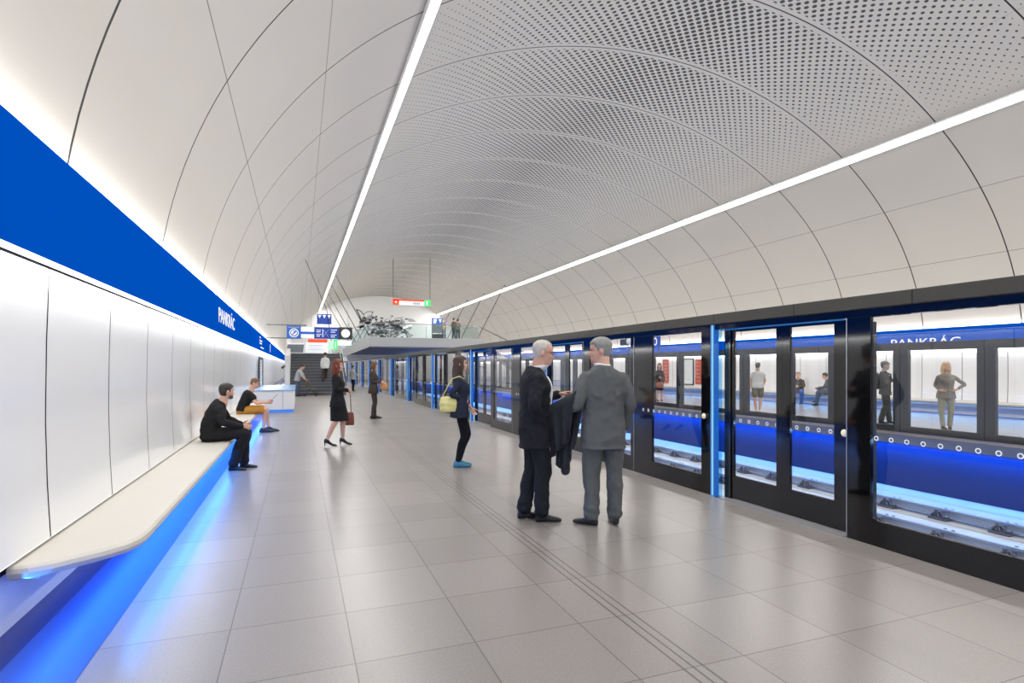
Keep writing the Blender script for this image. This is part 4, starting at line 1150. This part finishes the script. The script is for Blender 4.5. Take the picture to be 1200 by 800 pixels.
    me = fuse(mb, .009, 2, (.007, (10, 10, 8))); sl = link('coat_sleeve', me, MATS['charcoal_coat'], ct); sl.location = -ct.location
    # ---------- woman with yellow bag
    P = Pose(hyaw=-4, shR=(.138, -.02, 1.36), shL=(-.138, -.0, 1.36), elR=(.19, -.16, 1.15), wrR=(.07, .09, 1.02), hdR=(-.8, .3, 0), curlR=.9, elL=(-.21, .06, 1.13), wrL=(-.20, .20, .90), curlL=.45,
             knR=(.075, .05, .49), anR=(.07, -.05, .085), knL=(-.075, .12, .50), anL=(-.06, -.02, .085), ftR=-3., ftL=5., hipR=(.085, 0, .9), hipL=(-.085, 0, .9))
    c, S = person('woman with long brown hair in navy top, black leggings and teal shoes', (2.36, 8.50, 0), -98, 1.73, P,
        dict(fem=True, hair='long', hair_len=.34, hair_mat=M['brown'], top=dict(kind='shirt', sleeve=.85, hem=.05, ease=.022, wr=(.006, (7, 7, 6))), top_mat=M['navy'],
             bottom=T(r=[.092, .082, .060, .058, .044], len=.95, wr=(.003, (9, 9, 9))), bot_mat=M['legging'], shoe_mat=M['teal'], shoe_s=1.05), .010)
    t = thing('shoulder_bag', 'pale yellow shoulder bag tucked under the arm of the navy clad woman', 'bag', tuple(local(c, S, (.13, -.21, .985))), c.rotation_euler.z)
    mb = MB(); secs = [((0, 0, z), (1, 0, 0), (0, 1, 0), w, d, 3) for z, w, d in ((-.11, .04, .09), (-.095, .055, .12), (0, .058, .135), (.08, .045, .125), (.115, .022, .115), (.125, .010, .11))]
    mb.loft([(V(s[0]), V(s[1]), V(s[2]), s[3], s[4], s[5]) for s in secs], 22)
    link('bag_body', fuse(mb, .010, 2, (.010, (9, 12, 12))), mat('yellow_leather', (226, 220, 150), .5, var=.08), t)
    MB().tube([(0, .10, .10), (.0, .15, .20), (.0, .21, .30), (-.02, .25, .39), (-.02, .18, .435), (-.02, .07, .40), (0, -.01, .27), (0, -.09, .11)], .009, 8).build('strap', MATS['yellow_leather'], t, True)
    # ---------- red haired woman
    P = Pose(hyaw=-8, shR=(.136, -.01, 1.36), shL=(-.136, -.01, 1.36), elR=(.20, -.03, 1.15), wrR=(.07, .19, 1.13), hdR=(-.8, .4, .05), elL=(-.20, .0, 1.15), wrL=(-.06, .22, 1.10), hdL=(.8, .35, 0),
             knR=(.07, -.02, .53), anR=(.06, -.20, .155), knL=(-.06, .12, .54), anL=(-.05, .10, .155), ftR=0., ftL=0., hipR=(.085, 0, .92), hipL=(-.085, 0, .92))
    d, S = person('red haired woman in black jacket, black skirt and black high heels, striding', (.72, 11.62, 0), -92, 1.71, P,
        dict(fem=True, hair='long', hair_len=.20, hair_mat=M['auburn'], heel=.07, top=dict(kind='jacket', hem=.04, flare=.014, ease=.014, wr=(.005, (7, 7, 8))), top_mat=M['black'], bottom=T('skirt', len=.425), bot_mat=M['black'], shoe_mat=M['leather']), .010)
    def handbag(nm, lb, loc, rz, m, w=.30, h=.24, dp=.11, hand=.12, cat='bag'):
        t = thing(nm, lb, cat, loc, rz); mb = MB()
        mb.loft([(V((0, 0, z*h)), V((1, 0, 0)), V((0, 1, 0)), w/2*a, dp/2*b, 4) for z, a, b in ((-.5, .94, .9), (-.46, 1, 1), (0, 1, 1), (.44, .93, .6), (.5, .9, .42))], 20)
        link('bag_body', fuse(mb, .012, 1, (.004, (9, 9, 9))), m, t)
        MB().tube([(-w*.28, 0, h*.48), (-w*.24, 0, h*.48+hand*.8), (0, 0, h*.48+hand), (w*.24, 0, h*.48+hand*.8), (w*.28, 0, h*.48)], .009, 8).build('handle', m, t, True)
        MB().box(-.02, .02, -dp/2-.004, -dp/2+.01, h*.1, h*.22).build('clasp', MATS['bright_metal'], t)
        return t
    handbag('handbag', 'reddish brown leather handbag hanging beside the skirt of the red haired woman', tuple(local(d, S, (-.20, .19, .52))), d.rotation_euler.z+PI/2, mat('red_brown_leather', (122, 62, 44), .45), .28, .26, .10, .46)
    # ---------- woman in brown further back
    P = Pose(hyaw=-6, hpitch=-10, shR=(.136, -.01, 1.36), shL=(-.136, -.01, 1.36), elR=(.19, -.04, 1.14), wrR=(.10, .22, 1.10), hdR=(-.3, .8, 0), elL=(-.19, .0, 1.14), wrL=(-.08, .22, 1.10), knR=(.07, .03, .49), knL=(-.07, .05, .49), anR=(.07, -.03, .085), anL=(-.06, .03, .085))
    e2, S = person('woman with short brown hair in dark brown clothes holding a tan bag', (2.12, 17.40, 0), -95, 1.72, P,
        dict(fem=True, hair='bob', hair_len=.06, hair_mat=mat('chestnut_hair', (104, 72, 50), .5, var=.3, vscale=50), top=dict(kind='jacket', hem=.06, ease=.026), top_mat=M['brown_cloth'], bottom=T(r=[.095, .085, .066, .06, .052]), bot_mat=M['brown_cloth'], shoe_mat=M['leather'], shoe_s=1.12), .0115)
    handbag('tan_handbag', 'tan orange handbag held at the waist of the woman in brown', tuple(local(e2, S, (.02, .30, .99))), e2.rotation_euler.z+PI/2, mat('tan_leather', (206, 146, 96), .5), .26, .19, .11, .10)
    # ---------- far back on the near platform
    P = Pose(hyaw=-10, elR=(.21, .05, 1.14), wrR=(.15, .25, 1.10), anR=(.07, -.04, .085), anL=(-.05, .05, .085), knR=(.08, .02, .49), knL=(-.07, .06, .49))
    f, S = person('dark haired person in pale top and dark trousers walking far along the platform', (3.27, 37.6, 0), -60, 1.66, P,
        dict(hair='short', hair_mat=M['dark'], face=False, top=dict(kind='shirt', hem=.04, ease=.03), top_mat=M['greytop'], bottom=T(), bot_mat=M['black'], shoe_mat=M['leather']), .017)
    P = Pose(pelvis=(0, -.04, .92), waist=(0, -.02, 1.05), chest=(0, .05, 1.23), neck=(0, .13, 1.40), head=(0, .18, 1.44), hpitch=-25, shR=(.165, .12, 1.31), shL=(-.165, .12, 1.31), elR=(.22, .22, 1.06), wrR=(.14, .38, .87), elL=(-.22, .22, 1.06), wrL=(-.14, .38, .87),
             hipR=(.09, -.08, .88), hipL=(-.09, -.08, .88), knR=(.09, .0, .48), anR=(.09, -.08, .085), knL=(-.09, .0, .48), anL=(-.09, .02, .085))
    g, S = person('man in grey shirt and blue trousers leaning on a pushchair before the stairs', (-.02, 32.0, 0), -100, 1.78, P,
        dict(hair='short', hair_mat=M['dark'], face=False, top=dict(kind='shirt', sleeve=.5, hem=.02, ease=.02), top_mat=M['greytop'], bottom=T(), bot_mat=M['steel'], shoe_mat=M['leather']), .017)
    t = thing('pushchair', 'small dark pushchair with olive seat held by the leaning man', 'pushchair', (.62, 31.9, 0), rz=-1.7)
    k = M['olive']; ink = MATS['sign_dark']
    mb = MB(); mb.loft([(V((0, y, z)), V((1, 0, 0)), V((0, .5, 1)), .17, .05, 4) for y, z in ((.16, .38), (0, .36), (-.12, .42), (-.24, .66), (-.26, .78))], 16); mb.build('seat', k, t, True)
    mb = MB(); mb.loft([(V((0, -.26+.2*math.sin(a), .74+.2*math.cos(a))), V((1, 0, 0)), V((0, math.cos(a), -math.sin(a))), .18, .03, 4) for a in (-.2, .4, 1., 1.5)], 16); mb.build('hood', ink, t, True)
    for sx in (-1, 1):
        MB().tube([(sx*.18, .26, .09), (sx*.17, -.20, .62), (sx*.17, -.40, .92)], .013, 7).tube([(sx*.18, -.30, .09), (sx*.17, .02, .42)], .013, 7).build('frame_side', ink, t)
        for y in (.26, -.30):
            mb = MB(); ring = [(sx*.19, y+.075*math.cos(q), .09+.075*math.sin(q)) for q in [2*PI*i/16 for i in range(17)]]
            mb.tube(ring, .016, 6); mb.bar((sx*.19, y-.07, .09), (sx*.19, y+.07, .09), .012); mb.bar((sx*.19, y, .02), (sx*.19, y, .16), .012); mb.build('wheel', ink, t)
    MB().tube([(-.17, -.40, .92), (.17, -.40, .92)], .016, 8).build('push_handle', ink, t)
    yst = 35.5; zst = 3.6/21*9
    P = Pose(elR=(.23, .02, 1.13), wrR=(.22, .10, .9), anR=(.09, .30, .085+.171), knR=(.09, .24, .64), anL=(-.09, -.05, .085), knL=(-.09, .03, .49))
    person('person in white shirt and brown trousers climbing the stairs', (1.42, 33.98, 2.4/14*4), 8, 1.72, P,
        dict(hair='short', hair_mat=M['dark'], face=False, top=dict(kind='shirt', hem=.03, ease=.035), top_mat=M['pale'], bottom=T(), bot_mat=M['brown_cloth'], shoe_mat=M['leather']), .017)
    # ---------- seated on the bench
    def seated(**k):
        d = dict(pelvis=(0, 0, .555), waist=(0, .015, .69), chest=(0, .08, .87), neck=(0, .13, 1.06), head=(0, .165, 1.12), hipR=(.09, .03, .545), hipL=(-.09, .03, .545),
                 knR=(.13, .46, .55), knL=(-.12, .46, .55), anR=(.12, .40, .085), anL=(-.10, .52, .085), shR=(.172, .10, .985), shL=(-.172, .10, .985), elR=(.23, .20, .76), elL=(-.23, .20, .76), wrR=(.15, .40, .66), wrL=(-.15, .40, .66))
        d.update(k); return Pose(**d)
    P = seated(hyaw=28, hpitch=-2, pelvis=(0, .0, .545), waist=(0, .0, .68), chest=(0, .07, .85), neck=(0, .155, 1.02), head=(0, .205, 1.065), shR=(.165, .115, .93), shL=(-.165, .115, .93), anR=(.09, .30, .085), ftR=-8., anL=(-.10, .44, .085), ftL=-4., wrR=(.12, .42, .65), hdR=(.0, 1, -.1), hdL=(0, 1, -.1), elR=(.24, .16, .75))
    person('bearded man in black clothes seated on the cream bench, hands on his knees', (-1.22, 9.42, 0), -88, 1.76, P,
        dict(hair='short', hair_mat=M['dark'], beard=True, top=dict(kind='jacket', hem=0, t0=-.07, ease=.022, wr=(.008, (6, 6, 8))), top_mat=M['black'], bottom=T(wr=(.008, (8, 8, 7))), bot_mat=M['black'], shoe_mat=M['leather']), .010)
    P = seated(hyaw=-5, hpitch=-22, pelvis=(0, -.06, .55), waist=(0, -.03, .69), chest=(0, .05, .86), neck=(0, .13, 1.03), head=(0, .17, 1.085), shR=(.138, .10, .95), shL=(-.138, .10, .95), elR=(.20, .24, .72), wrR=(.10, .48, .72), elL=(-.20, .26, .72), wrL=(-.08, .50, .73), hdR=(-.15, .9, .35), hdL=(.15, .9, .35), curlR=.7, curlL=.7)
    h, S = person('person in black tee and mustard shorts seated on the bench, reading a paper', (-1.18, 14.65, 0), -88, 1.72, P,
        dict(hair='short', hair_mat=mat('light_brown_hair', (112, 88, 62), .6, var=.25, vscale=50), top=dict(kind='tee', sleeve=.28, hem=0, t0=-.05, ease=.012), top_mat=M['black'], bottom=T('shorts', len=.78), bot_mat=M['mustard'], shoe_mat=mat('navy_shoe', (40, 48, 64), .6), shoe_s=1.22), .010)
    t = thing('folded_newspaper', 'pale folded newspaper held by the seated reader in mustard shorts', 'newspaper', tuple(local(h, S, (0, .60, .83))), h.rotation_euler.z)
    MB().prism([(-.02, -.03), (.11, .12), (.115, .118), (-.012, -.034)], 'x', -.14, .14).build('front_sheet', MATS['poster_paper'], t)
    MB().prism([(-.02, -.045), (.125, .105), (.13, .10), (-.012, -.05)], 'x', -.14, .12).build('back_sheet', MATS['ink_pale'], t)
    # ---------- far platform
    P = Pose(hyaw=-20, elR=(.24, .02, 1.13), wrR=(.20, .13, .92), elL=(-.22, .0, 1.13), anR=(.05, -.06, .085), anL=(-.05, .08, .085))
    person('person in pale grey sleeveless top and dark shorts on the far platform', (14.75, 15.1, 0), -35, 1.72, P,
        dict(hair='short', hair_mat=M['dark'], face=False, top=dict(kind='tee', sleeve=.25, hem=.02, ease=.03), top_mat=M['pale'], bottom=T('shorts', len=.75), bot_mat=M['olive'], shoe_mat=M['pale']), .014)
    P = seated(anR=(.13, .50, .085), anL=(-.18, .50, .085), knL=(-.20, .46, .53), knR=(.18, .46, .53), wrR=(.05, .36, .74), wrL=(-.05, .36, .74))
    person('person in dark jacket and blue jeans seated on the far bench, facing the tracks', (mir(-1.12), 18.1, 0), 122, 1.74, P,
        dict(hair='short', hair_mat=mat('sandy_hair', (150, 116, 90), .6), top=dict(kind='jacket', hem=0, t0=-.06, ease=.025), top_mat=M['brown_cloth'], shirt_mat=M['beige'], open_front=False, bottom=T(), bot_mat=M['denim'], shoe_mat=M['leather']), .014)
    P = seated(hpitch=-10, neck=(0, .17, 1.05), head=(0, .22, 1.10), wrR=(.10, .46, .68), wrL=(-.06, .52, .70), anR=(.1, .56, .20), knR=(.10, .45, .60))
    person('person in dark grey clothes seated sideways on the far bench, leaning forward', (mir(-1.02), 16.45, 0), 25, 1.74, P,
        dict(hair='short', hair_mat=M['dark'], top=dict(kind='jacket', hem=0, t0=-.06, ease=.02), top_mat=M['greyj'], bottom=T(), bot_mat=M['steel'], shoe_mat=M['leather']), .014)
    P = Pose(hyaw=-10, elR=(.24, .02, 1.14), wrR=(.10, .18, 1.22), hdR=(-.8, .3, .5), elL=(-.24, -.02, 1.13), wrL=(-.24, .08, .9), anR=(.11, -.10, .085), anL=(-.10, .10, .085), knL=(-.10, .06, .49))
    q, S = person('man in grey jacket and flat cap with dark backpack on the far platform', (15.10, 10.86, 0), 215, 1.72, P,
        dict(hair='cap', hair_mat=M['dark'], cap_mat=M['greyj'], skin='grey', top=dict(kind='jacket', hem=.02, ease=.02), top_mat=M['greyj'], bottom=T(), bot_mat=sk('grey_trouser', (74, 76, 76)), shoe_mat=M['leather']), .012)
    t = thing('backpack', 'dark backpack worn by the man in the flat cap', 'backpack', tuple(local(q, S, (.02, -.22, 1.20))), q.rotation_euler.z)
    mb = MB(); mb.loft([(V((0, 0, z)), V((1, 0, 0)), V((0, 1, 0)), w, dd, 3.2) for z, w, dd in ((-.24, .12, .07), (-.22, .15, .095), (0, .16, .11), (.16, .14, .09), (.22, .08, .05))], 22)
    link('bag_body', fuse(mb, .012, 2), M['leather'], t)
    MB().loft([(V((0, -.11, z)), V((1, 0, 0)), V((0, 1, 0)), .11, .03, 3) for z in (-.18, -.10, -.03)], 14).build('front_pocket', M['black'], t, True)
    for sx in (-1, 1): MB().tube([(sx*.09, .09, .18), (sx*.13, .22, .235), (sx*.13, .345, .17), (sx*.14, .36, .0), (sx*.17, .22, -.16), (sx*.12, .09, -.2)], .018, 7).build('shoulder_strap', M['leather'], t, True)
    P = Pose(hyaw=14, elL=(-.40, -.06, 1.16), wrL=(-.19, .10, 1.02), hdL=(.8, .3, -.2), elR=(.22, -.05, 1.13), wrR=(.15, .12, 1.0), shR=(.16, -.01, 1.36), shL=(-.16, -.01, 1.36), hdR=(-.7, .4, -.1), anR=(.07, .02, .085), anL=(-.09, -.04, .085))
    person('blond woman in taupe top and pale trousers, one hand on her hip', (15.10, 9.30, 0), 135, 1.69, P,
        dict(fem=True, hair='long', hair_len=.16, hair_mat=M['blond'], top=dict(kind='shirt', sleeve=.9, hem=.03, ease=.03), top_mat=M['taupe'], bottom=T(r=[.098, .088, .068, .062, .055]), bot_mat=M['khaki'], shoe_mat=sk('brown_shoe', (92, 78, 66))), .012)
    P = Pose(hyaw=-20, elR=(.21, .06, 1.14), wrR=(.12, .22, 1.1), elL=(-.24, -.1, 1.14), shR=(.136, -.01, 1.36), shL=(-.136, -.01, 1.36))
    q, S = person('red haired woman in black dress standing on the far platform near the posters', (15.4, 21.65, 0), 165, 1.74, P,
        dict(fem=True, hair='long', hair_len=.22, hair_mat=M['auburn'], face=False, top=dict(kind='jacket', hem=.03, ease=.02), top_mat=M['black'], bottom=T('skirt', len=.42), bot_mat=M['black'], shoe_mat=M['leather']), .014)
    handbag('brown_handbag', 'brown handbag held in front of the red haired woman on the far platform', tuple(local(q, S, (.1, .28, .74))), q.rotation_euler.z, mat('brown_leather', (150, 96, 72), .5), .34, .26, .12, .2)
    # ---------- on the gallery
    for lb, loc, rz, tm, bmx, hm in (('person in beige top by the gallery railing, left of the pair', (11.1, 44.9, 3.85), 100, 'beige', 'steel', 'blond'),
                                     ('person in olive top and dark trousers by the gallery railing, middle of three', (11.85, 44.7, 3.85), -60, 'olive', 'steel', 'dark'),
                                     ('person in grey top by the gallery railing, rightmost of three', (12.45, 45.6, 3.85), -30, 'taupe', 'greyj', 'brown')):
        P = Pose(elR=(.24, .05, 1.14), wrR=(.20, .24, 1.12), elL=(-.23, .0, 1.13), anR=(.1, .05, .085))
        person(lb, loc, rz, 1.72, P, dict(hair='short', hair_mat=M[hm], face=False, top=dict(kind='shirt', hem=.03, ease=.02), top_mat=M[tm], bottom=T(), bot_mat=M[bmx], shoe_mat=M['leather']), .018)
build_materials()
build_figures()
build_shell()
build_screens()
build_tracks()
build_left()
build_far_end()
build_lights()
build_camera()
